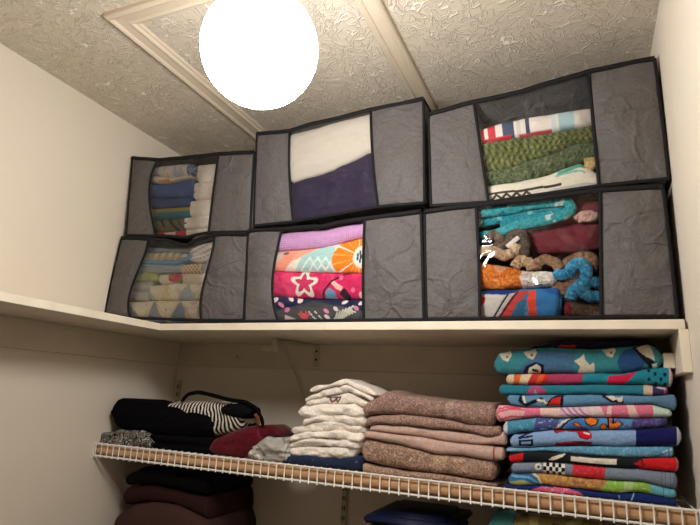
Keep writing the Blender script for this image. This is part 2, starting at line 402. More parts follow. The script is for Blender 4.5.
# slotted wall standards
def standard(x, label):
    root = empty('wall_standard', (x, 0, -1.2), label, 'shelf track', 'slotted metal shelf tracks on the back wall')
    bm = bmesh.new(); box(bm, (x-.008, -.011, -1.25), (x+.008, -.0005, -.165), .001); rail = obj_bm('rail', bm, M_METAL, root)
    for k in range(16):
        z = -.19-k*.03
        for dx in (-.0035, .0035): boxobj('slot', (x+dx-.0017, -.0115, z-.010), (x+dx+.0017, -.0108, z+.004), M_DARK, rail)
standard(.026, 'slotted cream metal shelf track in the back left corner behind the black clothes')
standard(.772, 'slotted cream metal shelf track on the back wall below the white washcloths')

# ------------------------------------------------------------------ wire shelves
def wire_shelf(z, label, group, lower=False):
    root = empty('wire_shelf', (W/2, -D2/2, z), label, 'wire shelf', group)
    def rod(name, p, q, r):
        bm = bmesh.new(); tube_mesh(bm, [p, q], r, 8); return obj_bm(name, bm, M_WIRE, root, True)
    rod('front_rod', (.003, -D2, z), (W-.004, -D2, z), .0031)
    rod('front_rod', (.003, -D2, z-LIP), (W-.004, -D2, z-LIP), .0031)
    rod('support_rod', (.003, -D2/2, z-.005), (W-.004, -D2/2, z-.005), .0025)
    rod('support_rod', (.003, -.012, z-.005), (W-.004, -.012, z-.005), .0025)
    bm = bmesh.new(); yy = -D2-.0025
    tube_mesh(bm, [(0, -.006, z), (0, yy+.006, z), (0, yy+.0015, z-.0015), (0, yy, z-.006), (0, yy, z-LIP-.0045)], .0018, 7)
    first = None; n = 67
    for k in range(n):
        x = .012+k*(W-.024)/(n-1)
        if first is None: w_ = first = obj_bm('cross_wire', bm, M_WIRE, root, True)
        else: w_ = first.copy(); COL.objects.link(w_)
        l = parent_world(root); w_.location = (x-l[0], -l[1], -l[2])
    for sx in (0.0, W-.012):
        bm = bmesh.new(); box(bm, (sx+.0005, -D2-.003, z-LIP-.010), (sx+.0045, -D2+.008, z+.003), .001) if sx < .5 else box(bm, (W-.0065, -D2-.004, z-LIP-.008), (W-.0005, -D2+.01, z+.004), .001); box(bm, (sx+.0005 if sx < .5 else W-.004, -D2+.010, z-.012), (sx+.004 if sx < .5 else W-.0005, -.01, z-.005), 0)
        if not lower or sx > .5: obj_bm('end_bracket', bm, M_WIRE, root)
    return root
wire_shelf(Z2, 'white coated wire shelf carrying the towels, with a front lip over the wooden rod', None)
wire_shelf(-.80, 'white coated wire shelf, the lower one under the blue bin and brown clothes', None)
bm = bmesh.new(); tube_mesh(bm, [(.012, -.336, -.4125), (W*.5, -.336, -.4125), (W-.012, -.336, -.4125)], .0150, 20); 
o = obj_bm('closet_rod', bm, M_ROD, None, True); tag(o, 'round bare wooden closet rod just behind the lip of the wire shelf', 'rod')

# ------------------------------------------------------------------ globe lamp
lx, ly, lz, lr = 1.024, -1.065, .3935, .1035
lamp = empty('globe_lamp', (lx, ly, H), 'large glowing white globe lamp hanging from the textured ceiling', 'lamp')
bm = bmesh.new(); bmesh.ops.create_uvsphere(bm, u_segments=48, v_segments=32, radius=lr, matrix=Matrix.Translation((lx, ly, lz))); obj_bm('globe', bm, M_GLOBE, lamp, True)
bm = bmesh.new(); lathe(bm, [(.03, lz+lr-.012), (.045, lz+lr-.008), (.045, lz+lr+.02), (.03, lz+lr+.035), (.012, lz+lr+.045)], lx, ly); obj_bm('fitter', bm, M_BRASS, lamp, True)
bm = bmesh.new(); lathe(bm, [(.006, lz+lr+.04), (.006, H-.02)], lx, ly, 12); obj_bm('stem', bm, M_BRASS, lamp, True)
bm = bmesh.new(); lathe(bm, [(.012, H-.03), (.05, H-.02), (.062, H-.008), (.062, H-.0005)], lx, ly); obj_bm('canopy', bm, M_BRASS, lamp, True)

# ------------------------------------------------------------------ storage bags
YB = -.400
def colfun(pts):
    W3 = np.array([at(p[0], p[1], YB) for p in pts]); t = np.linspace(1, 0, len(pts))
    if len(pts) > 2:
        # fraction by height
        t = (W3[:, 2]-W3[-1, 2])/(W3[0, 2]-W3[-1, 2])
    def f(v):
        v = np.atleast_1d(v); o = np.argsort(t)
        if len(pts) > 2:
            c = np.polyfit(t, W3[:, 0], min(len(pts)-1, 3)); x = np.polyval(c, v)
        else: x = np.interp(v, t[o], W3[o, 0])
        return np.stack([x, W3[-1, 2]+(W3[0, 2]-W3[-1, 2])*v], -1)
    return f
def storage_bag(label, L, WL, WR, R_, topsag, botsag=(), seed=0, bulge=.012, tr=.0072, droop=0):
    cols = [colfun(c) for c in (L, WL, WR, R_)]
    ts = np.array([(0, 0)]+list(topsag)+[(1, 0)], float); bs = np.array([(0, 0)]+list(botsag)+[(1, 0)], float)
    PXM = .0026
    def F3(j, u, v, yd=0.0, surf=True):
        """point on panel j at (u, v), yd metres behind the front face"""
        u, v, yd = np.broadcast_arrays(np.asarray(u, float), np.asarray(v, float), np.asarray(yd, float)); sh_ = u.shape
        u, v, yd = u.ravel(), v.ravel(), yd.ravel()
        a, b_ = cols[j](v), cols[j+1](v)
        x = a[:, 0]*(1-u)+b_[:, 0]*u; z = a[:, 1]*(1-u)+b_[:, 1]*u
        fade = np.exp(-yd*9)
        if j == 1:
            z = z-np.interp(u, ts[:, 0], ts[:, 1])*PXM*v**2.5*fade-np.interp(u, bs[:, 0], bs[:, 1])*PXM*(1-v)**2.5*fade
        z = z-droop*yd*v**2
        y = YB+yd
        if j != 1 and surf:
            y = y-bulge*np.sin(np.pi*u)**.7*np.sin(np.pi*v)**.6*(yd == 0)
            y = y+(.007*fbm(x*8+z*4, z*8-x*4, 0, seed, 3)+.002*np.exp(-((v-.47-.03*noise(x*8, 1, 0, seed))/.018)**2))*np.sin(np.pi*u)**.4*np.sin(np.pi*v)**.4*(yd == 0)
        # straighten the bag sides towards the back
        return np.stack([x, y, z], -1).reshape(sh_+(3,))
    a0 = F3(0, 0, 0); b0 = F3(2, 1, 0); c = (a0+b0)/2
    root = empty('storage_bag', (float(c[0]), YB+.18, float(c[2])), label, 'storage bag', 'grey fabric storage bags with clear windows')
    DEP = .355
    bm = bmesh.new()
    def addgrid(G):
        n1, n2 = G.shape[:2]; vs = [[bm.verts.new(G[i, j]) for j in range(n2)] for i in range(n1)]
        for i in range(n1-1):
            for j in range(n2-1): bm.faces.new((vs[i][j], vs[i+1][j], vs[i+1][j+1], vs[i][j+1]))
    nv = 37; V = np.linspace(0, 1, nv); dpt = np.linspace(0, DEP, 11)
    us = [np.linspace(0, 1, 25)]*3
    for j in (0, 2): addgrid(F3(j, us[j][:, None], V[None, :]))
    g = F3(0, np.zeros((11, 1)), V[None, :], dpt[:, None], False); g[..., 0] -= .010*0; g[1:-1, 1:-1, 0] += (.004*fbm(g[..., 1]*8, g[..., 2]*8, 0, seed+5))[1:-1, 1:-1]; addgrid(g)
    g = F3(2, np.ones((11, 1)), V[None, :], dpt[:, None], False); g[1:-1, 1:-1, 0] += (.004*fbm(g[..., 1]*8, g[..., 2]*8, 0, seed+6))[1:-1, 1:-1]; addgrid(g)
    for j in range(3):
        for vv in (0, 1):
            g = F3(j, us[j][:, None], np.full((1, 11), vv), dpt[None, :], False)
            addgrid(g)
        addgrid(F3(j, us[j][:, None], V[None, :], DEP, False))
    bmesh.ops.remove_doubles(bm, verts=bm.verts, dist=.0004); bmesh.ops.recalc_face_normals(bm, faces=bm.faces)
    body = obj_bm('fabric_body', bm, M_BAG, root, True)
    # film
    G = F3(1, np.linspace(0, 1, 41)[:, None], np.linspace(0, 1, 41)[None, :]); u_, v_ = np.meshgrid(np.linspace(0, 1, 41), np.linspace(0, 1, 41), indexing='ij')
    G[..., 1] += -.004+.0035*fbm(G[..., 0]*14, G[..., 2]*14, 0, seed+9, 3)*np.sin(np.pi*u_)**.5*np.sin(np.pi*v_)**.5
    me = bpy.data.meshes.new('window_film'); me.from_pydata(G.reshape(-1, 3).tolist(), [], grid_faces(41, 41, False)); me.update(); link('window_film', me, M_FILM, root)
    # bindings
    def rim(j, vv): return F3(j, np.linspace(0, 1, 14), np.full(14, float(vv)), 0, False)
    bm = bmesh.new()
    for vv, rr in ((1, tr), (0, tr*.7)):
        line = np.concatenate([rim(0, vv), rim(1, vv)[1:], rim(2, vv)[1:]]); line[:, 1] -= .002
        if vv == 1: line[:, 2] += .0015*fbm(line[:, 0]*12, 0*line[:, 0], 0, seed)
        tube_mesh(bm, line, rr, 8, .7)
    for j, uu in ((0, 0), (2, 1)):
        line = F3(j, np.full(30, float(uu)), np.linspace(0, 1, 30), 0, False); tube_mesh(bm, line, .0042, 8, .8)
    for j, uu in ((0, 0), (2, 1)):
        for vv in (0, 1):
            line = F3(j, np.full(8, float(uu)), np.full(8, float(vv)), np.linspace(0, DEP, 8), False); tube_mesh(bm, line, .004, 8)
    obj_bm('edge_binding', bm, M_BIND, root, True)
    for j, uu in ((0, 1), (2, 0)):
        bm = bmesh.new(); line = F3(j, np.full(30, float(uu)), np.linspace(0, 1, 30), 0, False); line[:, 1] -= .003; tube_mesh(bm, line, .0042, 8, .7); obj_bm('window_binding', bm, M_BIND, root, True)
    return root
storage_bag('dark grey storage bag, bottom left, showing pale patchwork quilts through its window',
    [(122, 238), (114, 270), (105, 314)], [(149, 239), (139, 270), (129, 304), (131, 318)], [(215, 235), (208, 270), (201, 304), (202, 320.5)], [(248, 234), (246, 275), (243.5, 320.5)],
    [(.3, 4), (.6, 13), (.75, 5)], seed=1)
storage_bag('dark grey storage bag, top left, showing rolled white towels and blue blankets',
    [(132.5, 158), (126.5, 235.5)], [(158, 160), (150.5, 183), (150.5, 205), (156, 236)], [(219, 154), (214.5, 187), (209, 232.6)], [(254, 152.5), (250, 232)],
    [(.5, 1.0)], [(.3, 2), (.55, 5), (.75, 2)], seed=2, droop=.2)
storage_bag('dark grey storage bag, bottom middle, showing pink star and orange flower fabrics',
    [(248.6, 231), (244.5, 321.5)], [(282, 229.5), (274, 270), (273.4, 300), (278.6, 321.3)], [(365, 219), (363.5, 270), (364, 320.5)], [(421, 211.5), (424, 320)],
    [(.35, 1), (.5, 3), (.65, 1)], seed=3)
storage_bag('dark grey storage bag, top middle, tilted, showing a cream blanket over a dark purple one',
    [(257, 134), (254, 226)], [(290, 131), (289.5, 165), (293.7, 222)], [(371, 110), (372.5, 150), (378.5, 207)], [(423.5, 99), (424.5, 203)],
    [(.3, -1.5), (.6, 0)], seed=4)
storage_bag('dark grey storage bag, bottom right, showing knitted scarves and a bright blue squiggle of knitting',
    [(424.5, 212), (426.6, 319.5)], [(476, 205.5), (479, 260), (480, 319)], [(600, 190), (601.4, 317)], [(662.7, 187), (669.5, 245), (677.5, 317)],
    [(.5, 1)], seed=5)
storage_bag('dark grey storage bag, top right, showing a green knit under a striped blanket',
    [(428.6, 114.6), (431, 206)], [(474, 102), (488.7, 202.5)], [(588.5, 72.5), (599, 186)], [(654.5, 58.7), (669, 179)],
    [(.4, 2), (.6, 1)], seed=6, droop=.42)

# ------------------------------------------------------------------ contents of the bags
YC = YB+.010
WHITE = (248, 240, 230)
# top middle bag
WIN = ([(290, 131), (289.5, 165), (293.7, 222)], [(371, 110), (372.5, 150), (378.5, 207)])
slab('folded_blanket', [(292, 182), (330, 169), (376, 149)], [(296, 224), (335, 216), (380, 206)], YC, M_SMOOTH, solid((46, 38, 62)), 'dark purple blanket folded in the bottom of the top middle bag', 'blanket', layers=1, r=.03, wob=.004, seed=2)
slab('folded_blanket', [(289, 133), (330, 122), (374, 111)], [(291, 182), (330, 169), (374, 149)], YC, M_SMOOTH, solid((200, 191, 178)), 'plain cream blanket lying on the dark purple one in the top middle bag', 'blanket', r=.03, wob=.002, seed=3)
# bottom middle bag
WIN = ([(282, 229.5), (274, 270), (273.4, 300), (278.6, 321.3)], [(365, 219), (363.5, 270), (364, 320.5)])
def p_waffle(p):
    p.fill((206, 160, 202)); g = (np.sin(p.U*p.asp*2*math.pi*9) > .35) & (np.sin(p.V*2*math.pi*9) > .2); p.mask(g, (160, 104, 160))
slab('folded_blanket', [(279, 232), (320, 229), (366, 221)], [(276, 251), (320, 247), (366, 236)], YC, M_SMOOTH, p_waffle, 'lilac waffle weave blanket, topmost in the bottom middle bag', 'blanket', seed=4, res=.4, rowres=.5, r=.015)
def p_flower(p):
    p.fill((236, 226, 208))
    p.poly([(278, 251), (300, 249), (292, 262), (284, 272), (276, 272)], (240, 156, 128)); p.poly([(296, 250), (320, 246), (306, 254), (292, 262)], (238, 168, 140)); p.poly([(276, 252), (283, 250), (282, 258), (278, 264)], (214, 190, 176))
    p.poly([(302, 256), (318, 248), (334, 246), (335, 256), (338, 271), (296, 271)], (168, 208, 202))
    for k in range(4): p.line([(302+k*8, 270), (310+k*8, 258), (318+k*8, 270)], .035, (220, 232, 222))
    cx, cy = p.uv((361, 257)); X, Y = (p.U-cx)*p.asp, p.V-cy; r_ = np.hypot(X, Y*1.05); th = np.arctan2(Y, X)
    fl = (r_ < 1.02+.14*np.abs(np.sin(th*3.5))) & (r_ > .32) & (np.abs(np.sin(th*3.5)) > .12)
    p.mask(fl, (240, 134, 30)); p.mask(fl & (np.abs(np.sin(th*3.5*3)) < .10), (248, 214, 168)); p.mask(r_ < .26, (236, 232, 222))
    for a in range(7): p.ell((361+math.cos(a*.9)*3.6, 257+math.sin(a*.9)*4), .011, .07, (40, 96, 108))
    p.ell((361, 257), .012, .07, (30, 60, 84)); p.ell((285, 253.5), .03, .06, (112, 92, 88))
slab('folded_blanket', [(275, 251), (320, 247), (367, 236)], [(273, 271), (320, 272), (367, 272.5)], YC, M_SMOOTH, p_flower, 'cream fabric with a big orange flower and pale teal leaves in the bottom middle bag', 'blanket', seed=5, res=.4, rowres=.5, r=.02)
def p_star(p):
    p.fill((206, 44, 96)); p.mask(p.n(2.2, 3)+.5*p.n(5, 4) > .35, (222, 62, 112))
    cx, cy = p.uv((304.5, 283.5)); X, Y = (p.U-cx)*p.asp, (p.V-cy); r_ = np.hypot(X, Y); th = np.arctan2(X, Y)
    sr = lambda R_: R_*(.72+.28*np.cos(5*th))
    k = ((th*5/(2*math.pi)) % 1.0); tri = np.abs(k-.5)*2
    star = .45*(.42+.58*tri**1.3); outer = .46+.13*np.cos(5*th)
    p.mask(r_ < outer, (238, 222, 206)); p.mask(r_ < star*.92, (50, 30, 52)); p.mask(r_ < star*.80, (208, 50, 100))
    p.line([(322, 298), (325, 290), (332, 281), (342, 275), (352, 272), (364, 271)], .035, (44, 24, 46))
    p.poly([(331, 283), (334, 281), (343, 287), (341, 291), (336, 289)], (240, 196, 176)); p.poly([(341, 291), (345, 288), (351, 297), (349, 300), (343, 298), (339, 294)], (34, 24, 38))
    p.poly([(326, 292), (330, 288), (335, 292), (336, 298), (325, 298)], (110, 160, 190)); p.ell((341, 277.5), .02, .1, (232, 110, 150)); p.ell((353, 290), .02, .1, (232, 110, 150)); p.ell((361, 295), .022, .12, (246, 190, 196))
slab('folded_blanket', [(273, 271), (320, 272), (367, 272.5)], [(272, 296), (320, 299), (367, 299)], YC, M_SMOOTH, p_star, 'hot pink fleece with a pale outlined star in the bottom middle bag', 'blanket', seed=6, res=.4, rowres=.5, r=.02, wob=.003)
def p_navyflor(p):
    p.fill((28, 36, 74)); p.poly([(274, 312), (290, 307), (330, 304), (350, 308), (366, 312), (366, 324), (276, 324)], (78, 78, 80)); p.poly([(295, 306), (315, 301), (330, 303), (318, 308)], (66, 68, 72))
    for x, y, c in ((277, 300, 'w'), (292, 299, 'w'), (301, 301, 'w'), (282, 305, 'p'), (287, 310, 'p'), (336, 309, 'w'), (345, 302, 'w'), (356, 308, 'p'), (326, 311, 'p'), (326, 317, 'w'), (300, 297.5, 'w'), (361, 303, 'w')):
        p.ell((x, y), .030, .09, (236, 222, 216) if c == 'w' else (226, 140, 168), rot=.5 if int(x) % 2 else -.6)
    for k in range(12): p.ell((309+(k*5 % 13), 312+(k*7 % 9)), .009, .035, (226, 226, 222))
    p.poly([(282, 321), (284, 315), (292, 318), (300, 322)], (232, 206, 196))
    for k in range(5): p.line([(303, 320), (298+k*2.6, 314-(k % 2)*2)], .04, (222, 84, 84))
    for k in range(6): p.line([(334+k*3, 319-k*1.6), (337+k*3.2, 313-k*1.4)], .04, (206, 206, 186)); p.line([(334+k*3, 319-k*1.6), (340+k*3, 319-k*1.4)], .04, (206, 206, 186))
    p.line([(330, 320), (352, 310)], .03, (206, 206, 186))
slab('folded_blanket', [(272, 296), (320, 299), (367, 299)], [(275, 321.5), (320, 321.5), (367, 321)], YC, M_SMOOTH, p_navyflor, 'navy and grey fabric with scattered small flowers and petals in the bottom middle bag', 'blanket', seed=7, res=.4, rowres=.5, r=.018)
# top right bag
WIN = ([(474, 102), (488.7, 202.5)], [(588.5, 72.5), (599, 186)])
def p_strip(p):
    p.fill((232, 222, 212))
    u = (p.U*22) % 1
    for a, b_, c in ((.0, .03, (196, 44, 62)), (.055, .095, (196, 44, 62)), (.125, .185, (204, 50, 66)), (.24, .33, (70, 84, 112)), (.35, .38, (214, 204, 198)), (.42, .45, (60, 70, 98)), (.62, .66, (206, 216, 214)), (.68, .8, (168, 198, 204)), (.93, 1.2, (84, 98, 120))): p.rect(a, b_, -1, 3, c)
    p.rect(0, .30, -.1, .18, (200, 46, 62)); p.rect(.36, .62, -.1, .12, (206, 76, 86))
slab('folded_blanket', [(477, 129), (500, 122), (528, 116), (590, 106)], [(478, 143), (500, 139), (545, 131), (594, 122)], YC, M_SMOOTH, p_strip, 'white blanket with red and navy stripes, topmost in the top right bag', 'blanket', seed=8, res=.5, r=.02, depth=.16)
def p_green(p):
    p.fill((92, 98, 54)); X = p.U*p.asp; n = np.sin(X*26+np.sin(p.V*9)*1.5)*np.sin(p.V*13+X*5)+.6*p.n(9, 5); p.mask(n > .3, (122, 128, 74)); p.mask(n < -.55, (54, 60, 32))
slab('knitted_blanket', [(480, 143), (500, 139), (530, 134), (570, 129), (597, 123)], [(484, 172), (510, 167), (545, 155), (575, 143), (597, 139)], YC, M_KNIT, p_green, 'olive green cable knit blanket, upper fold, under the striped blanket', 'knitted blanket', seed=9, layers=1, r=.03, wob=.006)
slab('knitted_blanket', [(484, 172), (510, 167), (545, 155), (575, 143), (598, 139)], [(486, 185), (520, 180), (550, 173), (578, 161), (598, 157)], YC, M_KNIT, lambda p: (p.fill((84, 96, 66)), p.mask(p.n(6, 8)+.5*p.n(12, 3) > .3, (110, 120, 86)), p.mask(p.n(7, 12)+.5*p.n(13, 9) > .5, (52, 62, 40))), 'grey-green knitted blanket below the olive one in the top right bag', 'knitted blanket', seed=10, r=.025, wob=.005)
def p_cream(p):
    p.fill((226, 218, 200)); p.poly([(551, 172), (580, 162), (586, 170), (560, 178)], (214, 222, 212)); p.line([(560, 173), (584, 166)], .09, (94, 168, 146)); p.line([(556, 176), (585, 173)], .035, (130, 184, 164))
    p.line([(489, 194), (520, 191), (560, 184)], .06, (60, 52, 50))
    pts = []
    for k in range(9): pts.append((491+k*5, 200-(k % 2)*4.2-k*.6))
    p.line(pts, .055, (60, 52, 50))
slab('knitted_blanket', [(486, 185), (520, 180), (550, 173), (580, 161), (588, 170)], [(489, 202), (520, 199), (560, 193), (600, 189)], YC, M_QUILT, p_cream, 'cream woven blanket with black zigzag and green stripes, lowest in the top right bag', 'blanket', seed=11, r=.02, res=.5, rowres=.6)
rope('knitted_hat', [(584, 162), (590, 160), (596, 164), (590, 168), (584, 169)], YC+.012, .011, M_KNIT, solid((206, 178, 122)), 'small yellow knitted bundle at the right edge of the top right window', 'knitting', seed=3)
slab('plastic_sheet', [(548, 189), (575, 183), (602, 178)], [(548, 194), (575, 191.5), (602, 187.5)], YC-.004, M_SATIN, solid((190, 188, 182)), 'crumpled grey plastic sheet under the cream blanket in the top right bag', 'plastic sheet', seed=12, wob=.004, depth=.2)
# bottom right bag
WIN = ([(476, 205.5), (479, 260), (480, 319)], [(600, 190), (601.4, 317)])
slab('folded_blanket', [(515, 206), (560, 199), (604, 192)], [(530, 254), (570, 252), (604, 248)], YC+.035, M_MATTE, lambda p: (p.fill((116, 52, 60)), p.mask(p.n(3, 6) > .3, (128, 60, 68))), 'maroon fleece blanket behind the teal scarf in the bottom right bag', 'blanket', seed=13, layers=2, r=.02, wob=.004)
rope('lace_doily', [(574, 219), (582, 214), (590, 213), (597, 216), (590, 219), (578, 220)], YC+.022, .008, M_KNIT, solid((214, 172, 160)), 'pale pink lacy scrap lying on the maroon blanket', 'cloth scrap', seed=4)
def p_teal(p):
    p.fill((56, 158, 166)); n = p.n(2.2, 5)+.6*p.n(5, 1); p.mask(n > .55, (196, 212, 208)); p.mask(n < -.5, (30, 124, 136))
rope('scarf', [(478, 236), (492, 236), (508, 230), (520, 225), (545, 221), (565, 216), (573, 208), (568, 201), (555, 202), (530, 205), (505, 210), (478, 214)], YC+.014, .0135, M_KNIT, p_teal, 'turquoise and white fuzzy knitted scarf looped at the top of the bottom right bag', 'scarf', flat=.7, seed=1, rings=150)
rope('scarf', [(478, 225), (500, 219), (530, 213), (556, 208), (564, 209), (552, 214), (520, 220), (500, 226)], YC+.026, .0125, M_KNIT, lambda p: (p.fill((40, 142, 158)), p.mask(p.n(3, 4) > .5, (110, 186, 190))), 'deep turquoise knitted scarf nested inside the lighter looped one', 'scarf', flat=.7, seed=2, rings=120)
rope('knitted_strip', [(484, 242), (494, 234), (503, 240), (497, 247), (507, 244), (514, 233), (522, 234), (526, 246), (516, 252), (530, 254)], YC+.012, .0135, M_KNIT, lambda p: (p.fill((92, 78, 68)), p.mask(p.n(4, 2) > .3, (122, 104, 90))), 'grey-brown knitted strip coiled at the left of the bottom right window', 'knitting', seed=5, rings=120)
rope('knitted_strip', [(480, 252), (490, 250), (504, 256), (514, 252), (518, 244)], YC+.004, .0135, M_KNIT, lambda p: (p.fill((176, 148, 118)), p.mask(p.n(2, 3) > .2, (204, 180, 148))), 'tan knitted strip lying under the grey-brown coil', 'knitting', seed=6)
rope('knitted_strip', [(514, 268), (520, 259), (530, 263), (532, 270)], YC+.010, .0135, M_KNIT, lambda p: (p.fill((184, 152, 120)), p.mask(p.n(2, 9) > .2, (206, 178, 144))), 'short tan knitted roll above the white end of the fuzzy throw', 'knitting', seed=7)
rope('knitted_strip', [(537, 270), (536, 263), (546, 259), (556, 263), (560, 270)], YC+.012, .0125, M_KNIT, lambda p: (p.fill((158, 120, 92)), p.mask(p.n(3, 5) > .2, (184, 146, 118))), 'brown knitted arch between the fuzzy throw and the blue squiggle', 'knitting', seed=8)
rope('knitted_strip', [(552, 284), (566, 290), (576, 274), (566, 264), (580, 257), (592, 258), (592, 272)], YC+.022, .0145, M_KNIT, lambda p: (p.fill((136, 100, 76)), p.mask(p.n(3, 7) > .2, (166, 128, 100))), 'brown knitted strip winding behind the bright blue one', 'knitting', seed=9, rings=110)
rope('paper_tag', [(507, 247), (513, 242), (519, 237)], YC-.001, .006, M_SMOOTH, solid((222, 214, 202)), 'small white rolled paper tag on the grey-brown knitting', 'tag', flat=.35, seed=10)
def p_orange(p):
    p.fill((224, 216, 206)); p.mask(p.U < .58+.03*p.n(3, 2), (216, 124, 52)); p.mask((p.U < .58) & (p.n(6, 5) > .45), (232, 156, 92)); p.ell((500, 268), .07, .2, (208, 146, 104))
slab('fuzzy_throw', [(482, 262), (495, 265), (525, 269), (552, 271), (556, 274)], [(482, 289), (500, 289), (530, 286), (556, 286)], YC, M_KNIT, p_orange, 'fuzzy orange throw with a white end in the bottom right bag', 'throw', seed=14, r=.03, wob=.006)
def p_bluered(p):
    p.fill((58, 120, 172)); p.poly([(482, 289), (522, 287), (512, 296), (488, 297)], (28, 60, 128)); p.poly([(482, 294), (508, 295), (494, 319), (481, 319)], (208, 202, 192)); p.poly([(504, 295), (515, 292), (502, 318), (491, 319)], (190, 186, 178))
    p.poly([(516, 291), (529, 290), (508, 319), (496, 319)], (196, 74, 68)); p.poly([(529, 290), (535, 290), (537, 318), (530, 318), (527, 300)], (226, 78, 52)); p.line([(508, 294), (493, 318)], .03, (40, 40, 60)); p.line([(517, 292), (499, 318)], .03, (50, 40, 60)); p.poly([(481, 297), (486, 297), (484, 304), (481, 307)], (214, 66, 48))
    p.poly([(518, 302), (526, 298), (529, 317), (510, 318)], (60, 112, 150)); p.poly([(540, 289), (562, 287), (562, 296), (550, 294)], (40, 92, 160))
slab('folded_blanket', [(481, 290), (500, 289), (530, 288), (562, 287)], [(481, 319), (520, 318), (560, 317)], YC+.002, M_SMOOTH, p_bluered, 'blue blanket with red and white diagonal bands, lowest in the bottom right bag', 'blanket', seed=15, r=.02, res=.5, rowres=.6)
rope('knitted_strip', [(554, 271), (560, 276), (568, 274), (574, 265), (580, 262), (587, 268), (585, 280), (582, 291), (590, 297), (606, 297)], YC+.008, .0145, M_KNIT, lambda p: (p.fill((66, 156, 200)), p.mask(p.n(3, 4) > .35, (104, 184, 218)), p.mask(p.n(6, 9) > .45, (44, 118, 164))), 'bright blue knitted strip squiggling down the right of the bottom right window', 'knitting', seed=11, rings=130)
rope('knitted_strip', [(570, 300), (573, 291), (582, 283), (592, 282), (606, 284)], YC+.014, .014, M_KNIT, lambda p: (p.fill((58, 146, 192)), p.mask(p.n(3, 4) > .35, (96, 176, 212))), 'second bright blue knitted strip lying behind the squiggling one', 'knitting', seed=12)
slab('folded_blanket', [(562, 300), (585, 303), (604, 302)], [(564, 317), (585, 317), (604, 316)], YC+.02, M_KNIT, lambda p: (p.fill((112, 88, 72)), p.rect(0, .2, -1, 3, (130, 40, 48))), 'brown knitted blanket in the bottom right corner of the bottom right bag', 'blanket', seed=16, r=.015)
# top left bag
WIN = ([(158, 160), (150.5, 183), (150.5, 205), (156, 236)], [(219, 154), (214.5, 187), (209, 232.6)])
for k, (x0, x1, a, b_) in enumerate([(193, 221, 163, 182), (190, 218, 181, 200), (186, 215, 199, 217), (181, 213, 216, 229), (183, 212, 228, 237.5)]):
    slab('rolled_towel', [(x0+2, a+1), ((x0+x1)/2, a), (x1, a-1.5)], [(x0+2, b_), ((x0+x1)/2, b_-.5), (x1, b_-2)], YC, M_TERRY, solid(WHITE),
         'white towel roll, %s in the top left bag' % ('topmost', 'second from the top', 'third from the top', 'fourth from the top', 'lowest')[k], 'towel', 'white towel rolls in the top left bag', seed=20+k, layers=2 if k in (1, 3) else 1, r=.018, wob=.004, endw=.9, res=.6, depth=.28)
def p_bw(p):
    p.fill((232, 226, 222)); p.mask(p.n(3, 2) > .25, (196, 202, 216)); q = p.uv((192, 169)); rr = np.hypot((p.U-q[0])*p.asp, p.V-q[1]); p.mask(rr < .55, (96, 118, 166)); p.mask((rr < .45) & ((rr*7) % 1 < .4), (190, 200, 216))
slab('rolled_blanket', [(157, 166), (175, 163), (190, 162), (197, 166)], [(152, 175), (175, 177), (190, 175), (196, 172)], YC, M_QUILT, p_bw, 'white and blue patterned rolled blanket at the top of the top left bag', 'blanket', seed=30, r=.02)
slab('folded_blanket', [(151, 175), (170, 177), (192, 175)], [(150, 182), (165, 184), (178, 180), (192, 178)], YC+.002, M_QUILT, lambda p: (p.fill((244, 230, 210)), p.poly([(157, 181), (168, 178), (174, 182), (166, 184)], (226, 160, 80))), 'thin cream cloth with an orange patch between the white roll and the blue blanket', 'blanket', seed=31)
slab('folded_blanket', [(150, 182), (170, 182), (194, 177)], [(150, 197), (170, 197), (192, 196)], YC+.002, M_SMOOTH, lambda p: (p.fill((74, 106, 168)), p.mask(p.n(2, 4) > .3, (84, 118, 178))), 'blue blanket, the upper of two in the top left bag', 'blanket', seed=32)
slab('folded_blanket', [(150, 197), (170, 197), (192, 196)], [(151, 208), (170, 208), (191, 206)], YC+.002, M_SMOOTH, lambda p: p.fill((56, 84, 142)), 'blue blanket, the lower of two in the top left bag', 'blanket', seed=33)
slab('folded_blanket', [(152, 208), (170, 207), (190, 205)], [(152, 219), (170, 218), (189, 217)], YC+.002, M_SMOOTH, lambda p: (p.fill((50, 124, 144)), p.rect(0, 1, .6, 1.2, (164, 158, 84)), p.rect(0, .3, .3, .7, (120, 150, 110))), 'teal and yellow cloth under the blue blankets', 'blanket', seed=34)
slab('folded_blanket', [(153, 219), (170, 218), (186, 217)], [(154, 232), (170, 231), (188, 229)], YC+.002, M_SMOOTH, lambda p: (p.fill((112, 104, 78)), p.line([(160, 216), (164, 226)], .12, (34, 34, 36)), p.line([(168, 216), (176, 230)], .12, (34, 34, 36)), p.line([(178, 219), (182, 228)], .1, (50, 70, 60))), 'olive brown cloth with dark strokes in the top left bag', 'blanket', seed=35)
slab('folded_blanket', [(154, 232), (170, 231), (188, 229)], [(156, 234.5), (170, 235.5), (188, 237)], YC+.002, M_SMOOTH, lambda p: (p.fill((198, 50, 66)), p.poly([(164, 233), (176, 231), (174, 236), (164, 237)], (232, 214, 206)), p.rect(0, .12, -1, 2, (210, 204, 196))), 'red and white cloth at the very bottom of the top left bag', 'blanket', seed=36)
